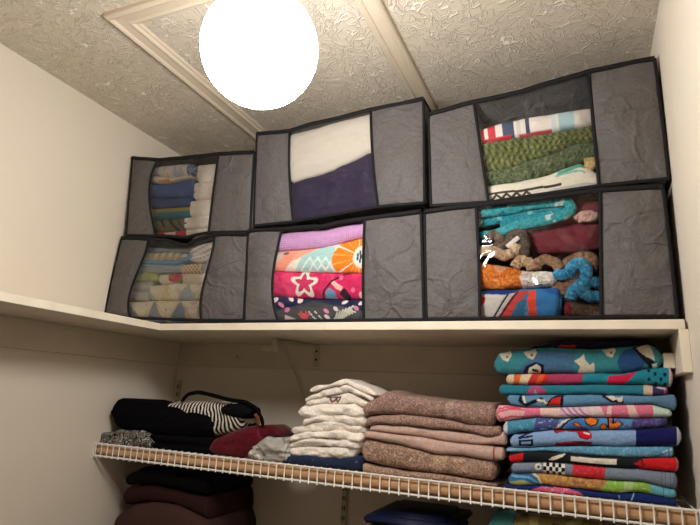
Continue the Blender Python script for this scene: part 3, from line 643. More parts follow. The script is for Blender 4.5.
# bottom left bag
WIN = ([(149, 239), (139, 270), (129, 304), (131, 318)], [(215, 235), (208, 270), (201, 304), (202, 320.5)])
def quilt(base, tri, seed):
    def f(p):
        p.fill(base); X = p.U*p.asp
        k = (X*.62+seed*.3) % 1; v_ = np.clip(p.V, 0, 1); t_ = np.abs(k-.5)*2; p.mask((t_ < 1-v_) & (np.floor(X*.62+seed*.3) % 2 == 0), tri[0]); p.mask((t_ < (1-v_)*.62) & (np.floor(X*.62+seed*.3) % 2 == 1), tri[1]); p.mask(np.abs(t_-(1-v_)) < .06, (238, 226, 190))
        p.mask(p.n(9, seed) > .72, (184, 150, 120)); p.mask((p.U > .72) & (p.n(4, seed+3) > .1), tri[2])
    return f
slab('folded_quilt', [(131, 301), (165, 300), (206, 300)], [(130, 320), (165, 321.5), (205, 321)], YC, M_QUILT, quilt((255, 246, 226), ((146, 166, 196), (166, 172, 198), (240, 204, 178)), 1), 'cream patchwork quilt with blue triangles, lowest in the bottom left bag', 'quilt', seed=40, res=.45, rowres=.5)
slab('folded_quilt', [(147, 285), (175, 283), (207, 283)], [(148, 300), (175, 300), (206, 300)], YC, M_QUILT, quilt((255, 248, 230), ((192, 206, 220), (240, 226, 190), (218, 214, 190)), 2), 'cream patchwork quilt with pale blue blocks, second from the bottom in the bottom left bag', 'quilt', seed=41, res=.45, rowres=.5)
slab('folded_quilt', [(136, 281), (146, 280), (155, 281)], [(132, 300), (142, 301), (150, 300)], YC+.012, M_QUILT, lambda p: (p.fill((204, 210, 214)), p.mask((p.V*3) % 1 < .3, (228, 224, 212))), 'grey-blue folded cloth tucked left of the pale blue quilt', 'cloth', seed=42, layers=2)
slab('folded_quilt', [(158, 274), (180, 273), (209, 272)], [(158, 284), (180, 284), (207, 283)], YC, M_QUILT, lambda p: (p.fill((250, 240, 224)), p.ell((176, 278), .13, .45, (216, 96, 104)), p.ell((172, 276), .06, .3, (226, 130, 130)), p.ell((181, 281), .04, .2, (110, 150, 90))), 'white cloth with a pink flower in the bottom left bag', 'quilt', seed=43, res=.45, rowres=.5)
slab('folded_cloth', [(137, 272), (147, 270), (158, 273)], [(137, 281), (147, 281), (158, 281)], YC+.004, M_QUILT, lambda p: (p.fill((194, 212, 150)), p.mask(p.n(3, 2) > .3, (218, 226, 176))), 'light green cloth at the left edge of the bottom left window', 'cloth', seed=44)
slab('folded_cloth', [(138, 262), (160, 264), (183, 262)], [(138, 272), (160, 273), (183, 272)], YC+.006, M_QUILT, lambda p: (p.fill((178, 198, 214)), p.mask((p.V*2.5+.2*p.n(2, 1)) % 1 < .3, (212, 216, 212))), 'dusty blue cloth above the green one', 'cloth', seed=45, layers=2)
slab('folded_cloth', [(180, 265), (190, 263), (211, 262)], [(180, 274), (190, 273), (209, 272)], YC+.003, M_QUILT, lambda p: (p.fill((238, 222, 198)), p.mask((p.U < .55) & ((np.sin(p.U*p.asp*14)*np.sin(p.V*14)) > .1), (204, 134, 84)), p.mask(p.U > .6, (176, 178, 186))), 'orange patterned cloth beside the dusty blue one', 'cloth', seed=46, res=.45, rowres=.5)
slab('folded_cloth', [(143, 252), (165, 251), (189, 253)], [(140, 263), (165, 264), (186, 262)], YC+.005, M_QUILT, lambda p: (p.fill((242, 232, 200)), p.mask((np.sin(p.U*p.asp*8) > .3), (178, 184, 178)), p.mask((p.V > .42) & (p.V < .55), (222, 184, 140))), 'pale yellow plaid cloth near the top of the bottom left bag', 'cloth', seed=47, res=.45, rowres=.5)
slab('folded_cloth', [(150, 259), (175, 259), (193, 254)], [(150, 264), (175, 265), (193, 259)], YC-.002, M_SMOOTH, solid((136, 184, 222)), 'bright sky blue cloth edge crossing the plaid one', 'cloth', seed=48, depth=.15)
slab('folded_cloth', [(148, 246), (170, 248), (192, 247)], [(143, 253), (170, 252), (190, 254)], YC+.012, M_SMOOTH, solid((164, 174, 190)), 'grey-blue cloth, topmost in the bottom left bag', 'cloth', seed=49)
slab('folded_cloth', [(188, 249), (200, 243), (213, 241)], [(188, 261), (200, 263), (212, 262)], YC, M_QUILT, lambda p: (p.fill((248, 240, 232)), p.mask((p.V*4-p.U*2.0) % 1 < .22, (178, 170, 170))), 'white folded cloth in the upper right corner of the bottom left window', 'cloth', seed=50, layers=2)

# ------------------------------------------------------------------ on the wire shelf
WIN = None
YT = -.336
def lipy(x): return 443.6+(x-92)*.1069
def lipbot(x0, x1, up=-2.0): return [(x0, lipy(x0)+up), ((x0+x1)/2, lipy((x0+x1)/2)+up), (x1, lipy(x1)+up)]
# mauve bath towels
def mauve(c, c2, band=None):
    def f(p):
        p.fill(c); p.mask(p.n(8, 3) > .45, c2)
        if band: p.rect(band[0], band[1], -2, 4, band[2])
    return f
MD, MD2, ML, ML2 = (150, 120, 108), (168, 138, 126), (196, 164, 152), (204, 174, 162)
mt_ = [
 ([(363, 404), (372, 398), (388, 391), (403, 396), (450, 402), (496, 405)], [(361, 417), (372, 415), (400, 414.5), (450, 420), (468, 425), (494, 427)], (MD, MD2, (.62, .68, (176, 148, 132))), 'dark mauve bath towel, topmost of the mauve stack', M_TERRY2, .004),
 ([(366, 418), (380, 415.5), (400, 414.5), (450, 420.5), (468, 425), (500, 427)], [(366, 426), (378, 423.5), (411, 426), (430, 428.5), (454, 430), (470, 432.5), (488, 437), (501, 435)], ((158, 128, 116), MD2, None), 'dark mauve bath towel, second in the mauve stack', M_TERRY2, .002),
 ([(370, 426), (378, 424), (411, 426.5), (430, 429), (454, 431), (470, 433), (488, 437.5), (505, 431)], [(368, 431), (376, 431.5), (414, 436), (450, 442), (477, 444.5), (507, 445)], (ML, ML2, None), 'pale mauve towel, third in the mauve stack, with a flared right end', M_TERRY, .0),
 ([(363, 431), (376, 432), (414, 436.5), (450, 442.5), (477, 445), (504, 448)], [(362, 438), (380, 441), (400, 445), (420, 450), (434, 454), (463, 456), (491, 461), (504, 460)], (ML, ML2, (.925, .931, (150, 60, 64))), 'pale mauve towel, fourth in the mauve stack, with a dark red hem line', M_TERRY, .0),
 ([(361, 439), (380, 442), (400, 446), (420, 451), (434, 455), (463, 457), (495, 462)], [(360, 461), (379, 466), (407, 471), (441, 474), (477, 480), (495, 482)], ((156, 126, 108), (180, 150, 132), (.54, .64, (178, 150, 126))), 'thick dark mauve bath towel, fifth in the mauve stack', M_TERRY2, .003),
 ([(362, 463), (379, 467), (407, 472), (441, 475), (477, 481), (496, 484)], lipbot(362, 497, .5), ((166, 136, 118), (180, 150, 132), None), 'mauve bath towel, lowest of the mauve stack, resting on the wire', M_TERRY2, .0)]
for k, (t_, b_, c_, lab, mm, cw) in enumerate(mt_):
    slab('folded_towel', t_, b_, YT+(.006 if k == 2 else 0), mm, mauve(*c_), lab, 'towel', 'mauve bath towels', seed=60+k, depth=.27, r=.024, wob=.003, crown=cw*2)
# white washcloths
wc = [
 ([(309, 389), (330, 384), (346, 379), (360, 384), (378, 395)], [(309, 393.5), (330, 388.5), (347, 384), (360, 390), (376, 397)], 1, 'topmost of the stack'),
 ([(305, 398), (320, 391.5), (347, 384.5), (360, 391), (375, 398)], [(304, 401), (325, 396), (347, 391), (360, 396.5), (372, 403)], 1, 'second from the top'),
 ([(307, 401), (325, 396.5), (347, 391.5), (358, 396), (371, 404)], [(303, 405.5), (330, 404.5), (355, 404), (367, 408)], 1, 'third from the top, with a small dark stitched motif'),
 ([(296, 408), (305, 405), (330, 404), (352, 404), (365, 410)], [(296, 417), (315, 419), (340, 414), (362, 419)], 1, 'fourth from the top'),
 ([(302, 420), (315, 417.5), (340, 414), (365, 418)], [(302, 424), (320, 422), (345, 423), (365, 428)], 1, 'fifth from the top'),
 ([(290, 428), (305, 423), (325, 420.5), (345, 421), (364, 427)], [(289, 433), (305, 432), (335, 430), (362, 436)], 1, 'sixth from the top'),
 ([(289, 435), (305, 432), (335, 430), (362, 434)], [(288, 443), (305, 439), (335, 438), (362, 443)], 1, 'third from the bottom'),
 ([(288, 442), (305, 438.5), (335, 437.5), (362, 441)], [(287, 449), (305, 446), (330, 447), (360, 449)], 1, 'second from the bottom'),
 ([(287, 448), (305, 446), (330, 446), (359, 446)], [(288, 456), (310, 458), (335, 460.5), (352, 458), (359, 452)], 1, 'lowest, a thick roll on the navy cloth')]
for k, (t_, b_, ly_, w_) in enumerate(wc):
    def pf(p, k=k):
        p.fill((242, 232, 220)); p.mask(p.n(6, k) > .5, (248, 240, 230))
        if k == 2: p.line([(326, 398), (340, 397.5)], .09, (70, 50, 48)); p.line([(330, 398.5), (333, 402), (336, 399.5), (338, 402), (340, 399)], .09, (120, 70, 66))
    slab('washcloth', t_, b_, YT+.003*(k % 3), M_TERRY, pf, 'folded white washcloth, '+w_, 'washcloth', 'white washcloths', seed=80+k, depth=.17, layers=ly_, r=.022, wob=.008, res=.6, rowres=.6, endw=.5)
slab('folded_cloth', [(281, 456), (300, 454), (330, 457), (361, 456)], lipbot(281, 361, .5), YT, M_TERRY, lambda p: (p.fill((36, 46, 72)), p.mask(p.n(8, 1) > .75, (96, 110, 140))), 'navy blue folded cloth under the white washcloths', 'cloth', seed=95, layers=1, depth=.2)

# printed beach towels
def T0(p): p.fill((22, 26, 50)); p.poly([(548, 351), (560, 345), (576, 345), (574, 353), (556, 355)], (196, 44, 36)); p.poly([(545, 351), (552, 347), (558, 351), (556, 353)], (222, 214, 204))
def T1(p):
    TL = (58, 130, 140); BL = (70, 108, 142); CR = (206, 200, 180)
    p.fill(TL); p.poly([(520, 376), (530, 356), (548, 350), (575, 351), (572, 376)], BL); p.poly([(516, 376), (523, 364), (534, 360), (543, 363), (544, 376)], BL); p.ell((632, 361), .085, .50, (46, 82, 134)); 
    for x, y in ((506, 356), (531, 354), (610, 352)): p.poly([(x-8, y-2), (x-3, y+4), (x+2, y+6), (x+6, y-1), (x+4, y-5), (x-2, y-3)], CR); p.ell((x+1, y+1), .008, .06, (120, 100, 90))
    p.poly([(520, 377), (526, 366), (536, 362), (544, 365), (544, 372), (540, 377)], (20, 24, 48)); p.poly([(527, 374), (529, 368), (537, 364), (541, 368), (540, 374), (534, 375)], CR); p.line([(533, 370), (537, 371)], .05, (24, 26, 40))
    p.poly([(574, 361), (580, 358), (584, 354), (585, 360), (590, 365), (594, 362), (595, 374), (577, 374), (580, 366)], CR)
    p.poly([(632, 347), (640, 346), (656, 364), (657, 369), (650, 368), (640, 357)], (22, 24, 44)); p.poly([(636, 348), (648, 343), (653, 352), (655, 361), (646, 357), (640, 352)], CR); p.poly([(652, 364), (657, 363), (657, 369), (654, 369)], (228, 222, 204))
def T2(p):
    p.fill((170, 60, 96)); p.rect(0, .05, -2, 4, (214, 190, 160)); p.poly([(512, 386), (517, 372), (522, 372), (518, 386)], (216, 106, 44)); p.poly([(518, 386), (522, 372), (533, 372), (526, 386)], (214, 190, 160)); p.poly([(526, 386), (533, 372), (551, 372), (544, 386)], (196, 52, 50)); p.poly([(534, 386), (541, 372), (546, 372), (540, 386)], (222, 92, 50))
    p.poly([(581, 386), (584, 371), (680, 366), (680, 392)], (36, 130, 150)); p.poly([(606, 386), (609, 376), (637, 371), (629, 380), (622, 386)], (202, 36, 76))
    for x, y in ((649, 379.5), (655, 374), (661, 379.5), (656, 384), (665, 374.5), (665, 384.5), (649, 370.5)): p.ell((x, y), .0105, .11, (16, 34, 62))
    p.rect(.975, 1.1, -2, 4, (206, 180, 180))
def T3(p):
    p.fill((44, 120, 140)); p.poly([(526, 395), (530, 387), (538, 385), (546, 390), (546, 395)], (176, 76, 120)); p.poly([(533, 395), (535, 389), (538, 395)], (120, 170, 170)); p.rect(.855, .91, -2, 4, (206, 184, 160)); p.rect(.91, .975, -2, 4, (64, 48, 92)); p.rect(.975, 1.1, -2, 4, (176, 70, 130)); p.line([(658, 387.5), (666, 389)], .1, (210, 190, 180))
def T4(p):
    p.fill((94, 138, 172)); K = (18, 20, 36)
    p.line([(521, 396), (520, 401), (526, 405), (533, 402), (541, 399), (546, 403)], .14, K); p.line([(523, 396), (525, 402)], .1, (216, 206, 190)); p.line([(538, 400), (544, 401), (547, 404)], .1, (216, 206, 190)); p.line([(506.5, 400), (509, 404)], .12, K)
    p.poly([(545, 406), (551, 398), (558, 395), (564, 395), (562, 406)], K); p.poly([(548, 405), (552, 399), (561, 396.5), (560, 405)], (200, 44, 42)); p.line([(563, 395), (562, 406)], .07, K)
    p.line([(604, 396), (612, 401), (622, 402)], .16, K); p.poly([(606, 396), (613, 395), (617, 399), (613, 401)], (214, 208, 196)); p.poly([(616, 397), (619, 398), (623, 396), (622, 402), (618, 402)], (222, 214, 200))
    p.poly([(652, 394), (680, 394), (680, 418), (652, 406)], (92, 128, 158))
def T5(p):
    p.fill((222, 120, 148)); L_ = (232, 196, 190)
    p.poly([(494, 405), (526, 409), (524, 415), (519, 421), (494, 424)], (232, 178, 178))
    for q in ([(497, 412), (510, 409), (525, 410)], [(498, 409), (506, 407), (520, 408)], [(500, 420), (512, 416), (524, 417)], [(497, 414), (502, 421)]): p.line(q, .06, (214, 84, 110))
    p.poly([(540, 404), (563, 405), (560, 420), (541, 420)], L_); p.poly([(558, 405), (588, 405), (592, 418), (560, 420)], (216, 190, 200))
    for k in range(4): p.line([(561+k*6, 408), (566+k*6, 414), (572+k*6, 417)], .07, (170, 110, 156))
    p.poly([(588, 405), (600, 406), (606, 417), (592, 417)], (228, 200, 200)); p.poly([(608, 404), (612, 404), (611, 418), (606, 418)], L_); p.poly([(626, 404), (633, 404), (640, 418), (630, 418)], L_)
    p.poly([(652, 400), (680, 404), (680, 425), (652, 420), (654, 411)], (196, 216, 200)); p.line([(653, 405), (655, 414)], .05, (226, 226, 210))
def T6(p):
    p.fill((84, 140, 186)); p.poly([(502, 420), (509, 421), (509, 436), (503, 432)], (206, 206, 206)); p.poly([(507, 422), (536, 418), (531, 432), (508, 437)], (74, 140, 168)); p.poly([(536, 418), (560, 417), (556, 430), (534, 430)], (80, 84, 142)); p.mask((p.U > .1) & (p.U < .38) & (p.n(7, 5) > .35), (132, 182, 204))
    p.line([(556, 428), (563, 422), (569, 419)], .09, (226, 214, 196)); p.line([(561, 428), (568, 421), (576, 418), (588, 417)], .07, (22, 30, 70)); p.poly([(565, 428), (570, 422), (580, 419), (590, 420), (588, 430)], (72, 116, 186))
    O = (226, 122, 40); K = (20, 20, 40)
    p.poly([(572, 424), (576, 421.5), (580, 424), (583, 428), (577, 427)], K); p.poly([(573.5, 424), (576, 422.5), (579, 424.5), (581, 427), (577, 426)], O)
    p.poly([(584, 418), (592, 417), (599, 420), (597, 425), (591, 427), (586, 424)], K); p.poly([(585, 419), (592, 418), (597.5, 420.5), (596, 424), (591, 425.5), (587, 423)], O)
    p.ell((603.5, 427), .024, .27, K); p.ell((603.5, 427), .018, .20, O)
    p.poly([(607, 417), (614, 417), (614, 422), (619, 420), (624, 424), (617, 430), (608, 431)], K); p.poly([(609, 418), (612, 418), (612, 425), (618, 421.5), (622, 424), (616, 428.5), (609, 430)], O)
    p.poly([(634, 416), (675, 420), (675, 430), (630, 430)], (76, 66, 122)); p.mask((p.U > .65) & (p.n(6, 9) > .3), (100, 92, 150)); p.rect(.955, 1.1, -2, 4, (60, 58, 100))
def T7(p):
    p.fill((134, 164, 206)); R_ = (206, 26, 38); K = (26, 30, 62)
    p.poly([(635.5, 425), (682, 420), (684, 450), (636, 450)], (22, 28, 88)); p.rect(.975, 1.1, -2, 4, (190, 196, 214))
    p.poly([(553, 430), (562, 428), (585, 428), (592, 434), (592, 438), (587, 440), (580, 438), (577, 432), (566, 431), (558, 433), (555, 433)], (120, 16, 34)); p.poly([(554.5, 430.5), (563, 429), (585, 429.5), (591, 434.5), (591, 437.5), (587, 438.5), (581, 437), (578, 431), (566, 430.2), (558, 431.8)], R_)
    p.poly([(554, 446), (556, 443), (578, 441), (592, 442), (592, 445), (580, 446)], (124, 30, 52)); p.line([(557, 444), (576, 442.5)], .05, R_); p.line([(584, 432.5), (589, 434)], .05, (240, 220, 220))
    # letters standing sideways at the left end
    p.line([(518.5, 434), (531.5, 431.5)], .065, K); p.line([(531.5, 431.5), (519, 437.5)], .065, K); p.line([(519.5, 438), (532, 436)], .065, K); p.line([(520, 445), (532, 445)], .065, K); p.line([(520, 440.5), (520, 445)], .065, K); p.line([(532, 440), (532, 445)], .065, K); p.line([(521, 441), (531, 440.3)], .065, K)
def T8(p): p.fill((96, 154, 188)); p.mask(p.n(5, 3) > .35, (126, 176, 202)); p.poly([(504, 446), (524, 450), (520, 455), (504, 454)], (120, 160, 184)); p.line([(663, 452), (672, 449)], .09, (180, 206, 220)); p.line([(655, 456), (668, 452)], .06, (60, 110, 156)); p.rect(.965, .972, -2, 4, (60, 100, 140))
def T9(p):
    p.fill((26, 28, 34)); p.poly([(508, 456), (523, 453), (523, 460), (519, 463), (510, 463)], (206, 30, 42)); p.poly([(548, 460), (552, 457), (562, 454), (566, 454), (562, 457), (553, 461)], (222, 214, 198)); p.poly([(571, 456), (617, 459), (616.5, 465), (571, 461)], (222, 214, 198))
    p.poly([(634, 463), (642, 459), (682, 458), (682, 474), (640, 470)], (210, 34, 42)); p.mask((p.U > .74) & (p.U < .8) & (p.n(9, 3) > 0), (26, 28, 34)); p.rect(.985, 1.1, -2, 4, (190, 120, 110))
def T10(p):
    p.fill((124, 136, 154)); p.ell((538, 467), .021, .3, (226, 220, 210)); p.ell((538.5, 467), .009, .13, (80, 80, 90))
    for i in range(7):
        for j in range(3):
            x, y = 543+i*3.1, 462.5+j*4.0+i*.25; c_ = (20, 22, 28) if (i+j) % 2 else (226, 222, 212); p.poly([(x, y), (x+3.1, y), (x+3.1, y+4.0), (x, y+4.0)], c_)
    p.poly([(573, 462), (606, 465), (604, 481), (572, 478)], (206, 50, 62)); p.mask((p.U > .38) & (p.U < .56) & (p.n(7, 2) > .45), (216, 84, 92))
    for u_ in (.905, .925, .955, .975): p.rect(u_, u_+.004, -2, 4, (84, 94, 112))
def T11(p):
    p.fill((108, 180, 198)); p.poly([(506, 474), (540, 472), (541, 487), (506, 488)], (52, 98, 148)); p.poly([(509, 482), (524, 479), (540, 486), (511, 487)], (176, 190, 130)); p.line([(512, 476), (528, 477), (540, 484)], .09, (110, 166, 196)); p.line([(510, 480), (524, 479), (534, 484)], .07, (60, 120, 170))
    p.line([(532, 473), (538, 477), (542, 485)], .09, (216, 206, 160)); p.poly([(537, 472), (575, 474), (608, 480), (606, 492), (576, 490), (543, 486)], (180, 130, 86)); p.mask((p.U > .2) & (p.U < .57) & (p.n(5, 6) > .25), (208, 160, 84)); p.mask((p.U > .35) & (p.U < .57) & (p.n(6, 1) > .4), (150, 96, 72))
    p.poly([(608, 481), (624, 481), (650, 484), (652, 496), (612, 494), (600, 490)], (138, 184, 76)); p.poly([(624, 481), (634, 482), (632, 494), (624, 493)], (176, 200, 136)); p.mask((p.U > .62) & (p.U < .82) & (p.n(6, 8) > .4), (182, 206, 140)); p.rect(.92, .925, -2, 4, (70, 130, 160)); p.rect(.955, .96, -2, 4, (70, 130, 160))
def T12(p):
    p.fill((26, 44, 104)); p.poly([(528, 492), (532, 489), (540, 487), (566, 488), (580, 492), (586, 498), (584, 503), (535, 498)], (216, 96, 136)); p.mask((p.U > .15) & (p.U < .48) & (p.V < 1.3) & (p.n(5, 4) > .5) & (p.c[:, 0] > lin((200,)*3)[0]), (232, 170, 176)); p.poly([(556, 497), (562, 492), (568, 497)], (176, 200, 196)); p.line([(619, 496), (620, 501)], .08, (130, 190, 220)); p.line([(634, 494), (631, 501)], .1, (130, 190, 220))
Q = {
 0: [(530, 347), (560, 341), (600, 342), (640, 340), (655, 345)],
 1: [(494, 356), (499, 351.5), (528, 348), (554, 347), (590, 349), (633, 346), (650, 343.5), (660, 350)],
 2: [(496, 374), (510, 374), (544, 373.5), (590, 373.5), (626, 373), (647, 369), (664, 367)],
 3: [(506, 384.5), (540, 384.5), (590, 384), (643, 384.5), (670, 387)],
 4: [(500, 394.5), (526, 395), (590, 394.5), (654, 396), (668, 394.5)],
 5: [(508, 405), (526, 407.5), (563, 407), (590, 406), (625, 404.5), (651, 404), (676, 411)],
 6: [(499, 422), (520, 419), (537, 417), (559, 418), (590, 417), (633, 418), (672, 417)],
 7: [(504, 436), (520, 433), (553, 429.5), (590, 430.5), (633, 429.5), (668, 427)],
 8: [(512, 448), (530, 448), (554, 446.5), (583, 445.5), (611, 446.5), (636, 446.5), (682, 446)],
 9: [(507, 452.5), (547, 452), (570, 454), (590, 456.5), (638, 458.5), (674, 457.5)],
 10: [(510, 463), (547, 462), (570, 463.5), (606, 467.5), (633, 469), (678, 472.5)],
 11: [(512, 474), (540, 473.5), (573, 477), (604, 480.5), (644, 482.5), (666, 488), (678, 490.5)],
 12: [(509, 486), (544, 485.5), (576, 489), (613, 494), (644, 493), (668, 499), (677, 499)]}
def span(q, a, b_):
    p = np.array(q, float); o = [(a, float(np.interp(a, p[:, 0], p[:, 1])))]+[t for t in q if a+2 < t[0] < b_-2]+[(b_, float(np.interp(b_, p[:, 0], p[:, 1])))]
    return o
rows = [(None, 0), (1, T1, 494, 663), (2, T2, 506, 673), (3, T3, 499, 668), (4, T4, 507, 677), (5, T5, 496, 672), (6, T6, 503, 668), (7, T7, 510, 681.5), (8, T8, 506, 674), (9, T9, 508.5, 679), (10, T10, 511, 677.5), (11, T11, 508.5, 676.5)]
labs = {1: 'thick teal beach towel with cream fish shapes and dark ovals', 2: 'folded beach towel with orange and red stripes and a black-dotted teal end', 3: 'plain teal beach towel with a purple arch and cream and purple right end', 4: 'denim blue beach towel with black outlines and a red patch',
 5: 'pink beach towel with pale swirls and a mint green right end', 6: 'blue and purple beach towel with orange black-outlined shapes', 7: 'light blue beach towel with a navy right end and dark sideways letters', 8: 'thin light blue beach towel below the one with sideways letters', 9: 'black beach towel with cream bars and a red right end', 10: 'grey towel with black and white checks and a red block', 11: 'beach towel going from blue through brown to green and sky blue'}
slab('beach_towel', Q[0], span(Q[1], 530, 655), YT+.03, M_TERRY, T0, 'dark navy beach towel with a red patch, topmost of the printed towels', 'beach towel', 'printed beach towels', seed=99, depth=.24)
for row in rows[1:]:
    k, fn, xa, xb = row
    dy = {1: .004, 3: .004, 6: .003, 8: .006}.get(k, 0)
    slab('beach_towel', span(Q[k], xa, xb), [(x, y-.15) for x, y in span(Q[k+1], xa, xb)], YT+dy, M_TERRY, fn, labs[k], 'beach towel', 'printed beach towels', seed=100+k, depth=.27, r=.018, wob=.0022, res=.6, rowres=.6, rc=.012)
slab('beach_towel', span(Q[12], 503, 677), lipbot(503, 677, .5), YT+.002, M_TERRY, T12, 'navy beach towel with a pink blob, lowest of the printed towels on the wire', 'beach towel', 'printed beach towels', seed=113, depth=.27, r=.016, res=.6, rowres=.6, wob=.002)

# black clothes, striped bag, velvet, silver pouch
def p_band(p):
    p.fill((22, 20, 22)); n = fbm(p.x3[:, 0]*60, p.x3[:, 2]*60, p.x3[:, 1]*60, 4, 2); p.mask(np.abs((n*3) % 1-.5) < .13, (196, 190, 182)); p.mask(np.abs(((n+.3)*6) % 1-.5) < .06, (150, 146, 140))
slab('bandana', [(93, 437), (100, 432.5), (110, 433), (118, 429), (128, 431), (138, 430.5), (147, 434), (151, 440)], lipbot(93, 151, 0), YT, M_SMOOTH, p_band, 'black and white paisley bandana crumpled at the left end of the wire shelf', 'bandana', seed=70, res=.35, rowres=.35, wob=.007, depth=.12, rc=.002, endw=.1)
slab('folded_garment', [(148, 434), (180, 436), (216, 438)], lipbot(148, 214, 0), YT+.012, M_MATTE, solid((13, 12, 14)), 'flat black garment lying on the wire under the black and striped ones', 'garment', seed=72, depth=.22, wob=.004, layers=2)
slab('folded_garment', [(110, 405), (113, 399), (118, 398), (128, 401), (165, 404), (200, 411), (211, 416)], [(111, 421), (115, 429), (129, 432), (165, 437), (200, 439), (211, 438)], YT+.006, M_MATTE, solid((12, 11, 14)), 'thick black folded garment on top of the paisley bandana', 'garment', seed=73, depth=.22, wob=.003, r=.03, rc=.004, endw=.2)
def p_zebra(p):
    p.fill((16, 15, 18)); X, Z = p.x3[:, 0], p.x3[:, 2]
    ph = X*78+Z*30+1.3*np.sin(Z*45+X*10)-p.x3[:, 1]*60; p.mask((ph % 1.0) < .45, (226, 218, 204))
slab('striped_bag', [(163, 404), (180, 400), (205, 401), (228, 402), (241, 407)], [(168, 410), (190, 425), (209, 437), (230, 433), (243, 428)], YT+.016, M_SMOOTH, p_zebra, 'black and white striped soft bag lying on the black garment', 'bag', seed=74, res=.3, rowres=.3, depth=.10, wob=.003, r=.03)
rope('bag_strap', [(181, 402, 0), (188, 394, 0), (198, 392, 0), (212, 395, 0), (230, 400), (246, 402), (256, 408), (262, 419), (263, 426)], YT+.012, .0062, M_MATTE, solid((12, 11, 13)), 'black carrying strap arching over the striped bag', 'strap', seed=75, flat=.5, wob=.05)
slab('pouch', [(219, 408), (226, 403), (240, 403), (250, 408)], [(220, 413), (230, 418), (242, 419), (250, 414)], YT+.004, M_MATTE, solid((17, 17, 20)), 'small rounded black pouch on the striped bag', 'pouch', seed=76, depth=.06, res=.5)
rope('leather_tab', [(255, 414), (258, 418), (259, 424)], YT+.004, .005, M_SMOOTH, solid((120, 66, 40)), 'small brown leather tab beside the striped bag', 'tab', seed=77, flat=.5)
slab('velvet_bag', [(207, 446), (212, 439), (228, 432), (246, 426), (256, 427), (261, 433)], [(208, 454), (222, 457), (240, 459.5), (254, 455), (261, 446)], YT+.002, M_VELVET, solid((92, 10, 28)), 'burgundy velvet bag slumped in front of the striped bag', 'velvet bag', seed=78, depth=.15, wob=.004, r=.03)
slab('velvet_cloth', [(250, 428), (258, 425), (270, 425), (279, 431)], [(250, 446), (262, 440), (270, 438), (279, 437)], YT+.02, M_VELVET, solid((86, 10, 26)), 'burgundy velvet cloth behind the silver pouch', 'velvet cloth', seed=79, depth=.09, wob=.004, r=.03)
slab('silver_pouch', [(246, 453), (250, 445), (258, 440), (266, 436), (276, 438), (284, 437), (289, 440)], lipbot(246, 289, 0), YT, M_SATIN, lambda p: (p.fill((172, 170, 162)), p.mask(np.abs(p.n(1.6, 3)) < .07, (110, 106, 100)), p.mask(p.n(2.5, 7) > .45, (204, 202, 194))), 'crumpled silver grey pouch left of the white washcloths', 'pouch', seed=71, res=.5, rowres=.5, wob=.012, depth=.12)

# ------------------------------------------------------------------ below the wire shelf
YL = -.30
slab('folded_garment', [(126, 474), (140, 467), (170, 470), (208, 475)], [(124, 486), (150, 484), (180, 491), (205, 497)], YL, M_MATTE, solid((22, 19, 22)), 'black folded garment on top of the brown pile below the wire shelf', 'garment', seed=120, depth=.26, r=.03, endw=.14, wob=.0015, rc=.006)
slab('folded_garment', [(124, 487), (150, 485), (180, 492), (206, 498)], [(122, 506), (145, 503), (175, 506), (198, 518), (206, 522)], YL, M_MATTE, lambda p: p.fill((52, 32, 29)), 'dark brown folded garment, middle of the pile below the wire shelf', 'garment', seed=121, depth=.26, layers=1, r=.03, endw=.14, wob=.0015, rc=.006)
slab('folded_garment', [(111, 517), (130, 506), (150, 503), (175, 507), (198, 519), (204, 526)], [(113, 548), (150, 556), (204, 562)], YL-.02, M_MATTE, solid((74, 52, 48)), 'reddish brown folded garment, lowest in view of the brown pile', 'garment', seed=122, depth=.28, r=.03, endw=.14, wob=.0015, rc=.006)
slab('folded_garment', [(112, 549), (150, 557), (206, 563)], [(112, 585), (150, 591), (206, 600)], YL, M_MATTE, solid((40, 32, 34)), 'dark folded garment under the reddish brown one, below the photo edge', 'garment', seed=123, depth=.27, r=.03, endw=.14, wob=.0015, rc=.006)
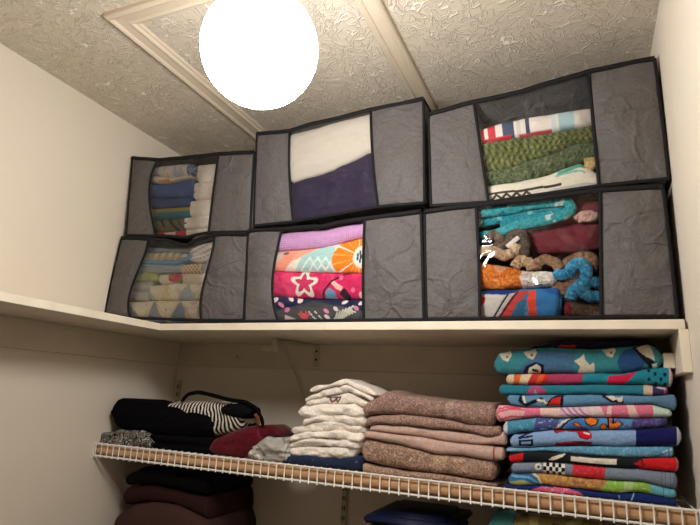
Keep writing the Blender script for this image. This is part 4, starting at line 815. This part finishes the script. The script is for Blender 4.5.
# blue bin
bz, rim_ = -.80, []
x0, x1, y0, y1, zt = .972, 1.205, -.340, -.070, -.492
bin_ = empty('storage_bin', ((x0+x1)/2, (y0+y1)/2, bz), 'dark blue plastic storage bin with a lid below the wire shelf', 'storage bin')
bm = bmesh.new()
lo = [(x0+.025, y0+.02), (x1-.025, y0+.02), (x1-.025, y1-.02), (x0+.025, y1-.02)]; hi = [(x0+.008, y0+.006), (x1-.008, y0+.006), (x1-.008, y1-.006), (x0+.008, y1-.006)]
vl = [bm.verts.new((*p, bz+.003)) for p in lo]; vh = [bm.verts.new((*p, zt-.02)) for p in hi]
bm.faces.new(vl[::-1]); bm.faces.new(vh)
for i in range(4): bm.faces.new((vl[i], vl[(i+1) % 4], vh[(i+1) % 4], vh[i]))
bmesh.ops.bevel(bm, geom=[e for e in bm.edges], offset=.012, segments=3, affect='EDGES'); obj_bm('bin_body', bm, M_BIN, bin_, True)
bm = bmesh.new(); box(bm, (x0, y0, zt-.022), (x1, y1, zt-.004)); box(bm, (x0+.03, y0+.03, zt-.012), (x1-.03, y1-.03, zt+.006))
bmesh.ops.bevel(bm, geom=[e for e in bm.edges], offset=.005, segments=3, affect='EDGES'); obj_bm('lid', bm, M_BIN, bin_, True)
# towels below right
slab('folded_towel', [(486, 520), (494, 514), (508, 512), (517, 517)], [(486, 545), (500, 549), (517, 550)], YL, M_TERRY, solid((70, 132, 132)), 'fuzzy teal towel end at the bottom edge of the photo beside the olive cloth', 'towel', seed=130, depth=.2)
slab('folded_cloth', [(510, 519), (522, 515), (550, 518), (575, 520), (606, 525)], [(510, 550), (550, 553), (606, 560)], YL-.005, M_QUILT, lambda p: (p.fill((140, 128, 76)), p.mask(p.n(3, 3) > .35, (180, 166, 110)), p.mask(p.n(3.5, 8) > .45, (96, 92, 52))), 'olive yellow floral cloth at the bottom edge of the photo under the printed towels', 'cloth', seed=131, depth=.24)
zc = float(at(550, 556, YL)[2])
boxx = bmesh.new(); 
ls = empty('linen_box', (1.46, -.17, bz), 'white box out of view below the olive cloth and teal towel', 'box')
bm = bmesh.new(); box(bm, (1.335, -.305, bz+.003), (1.66, -.04, zc-.03), .006); obj_bm('box_body', bm, M_WIRE, ls)
bm = bmesh.new(); box(bm, (1.33, -.31, zc-.03), (1.665, -.035, zc-.004), .004); obj_bm('lid', bm, M_WIRE, ls)

# ------------------------------------------------------------------ world and colour
w = bpy.data.worlds.new('world'); S.world = w; w.use_nodes = True; w.node_tree.nodes['Background'].inputs[0].default_value = (.9, .8, .65, 1); w.node_tree.nodes['Background'].inputs[1].default_value = .02
S.view_settings.view_transform = 'Standard'; S.view_settings.look = 'None'; S.view_settings.gamma = 1; S.view_settings.use_curve_mapping = False; S.view_settings.exposure = 0
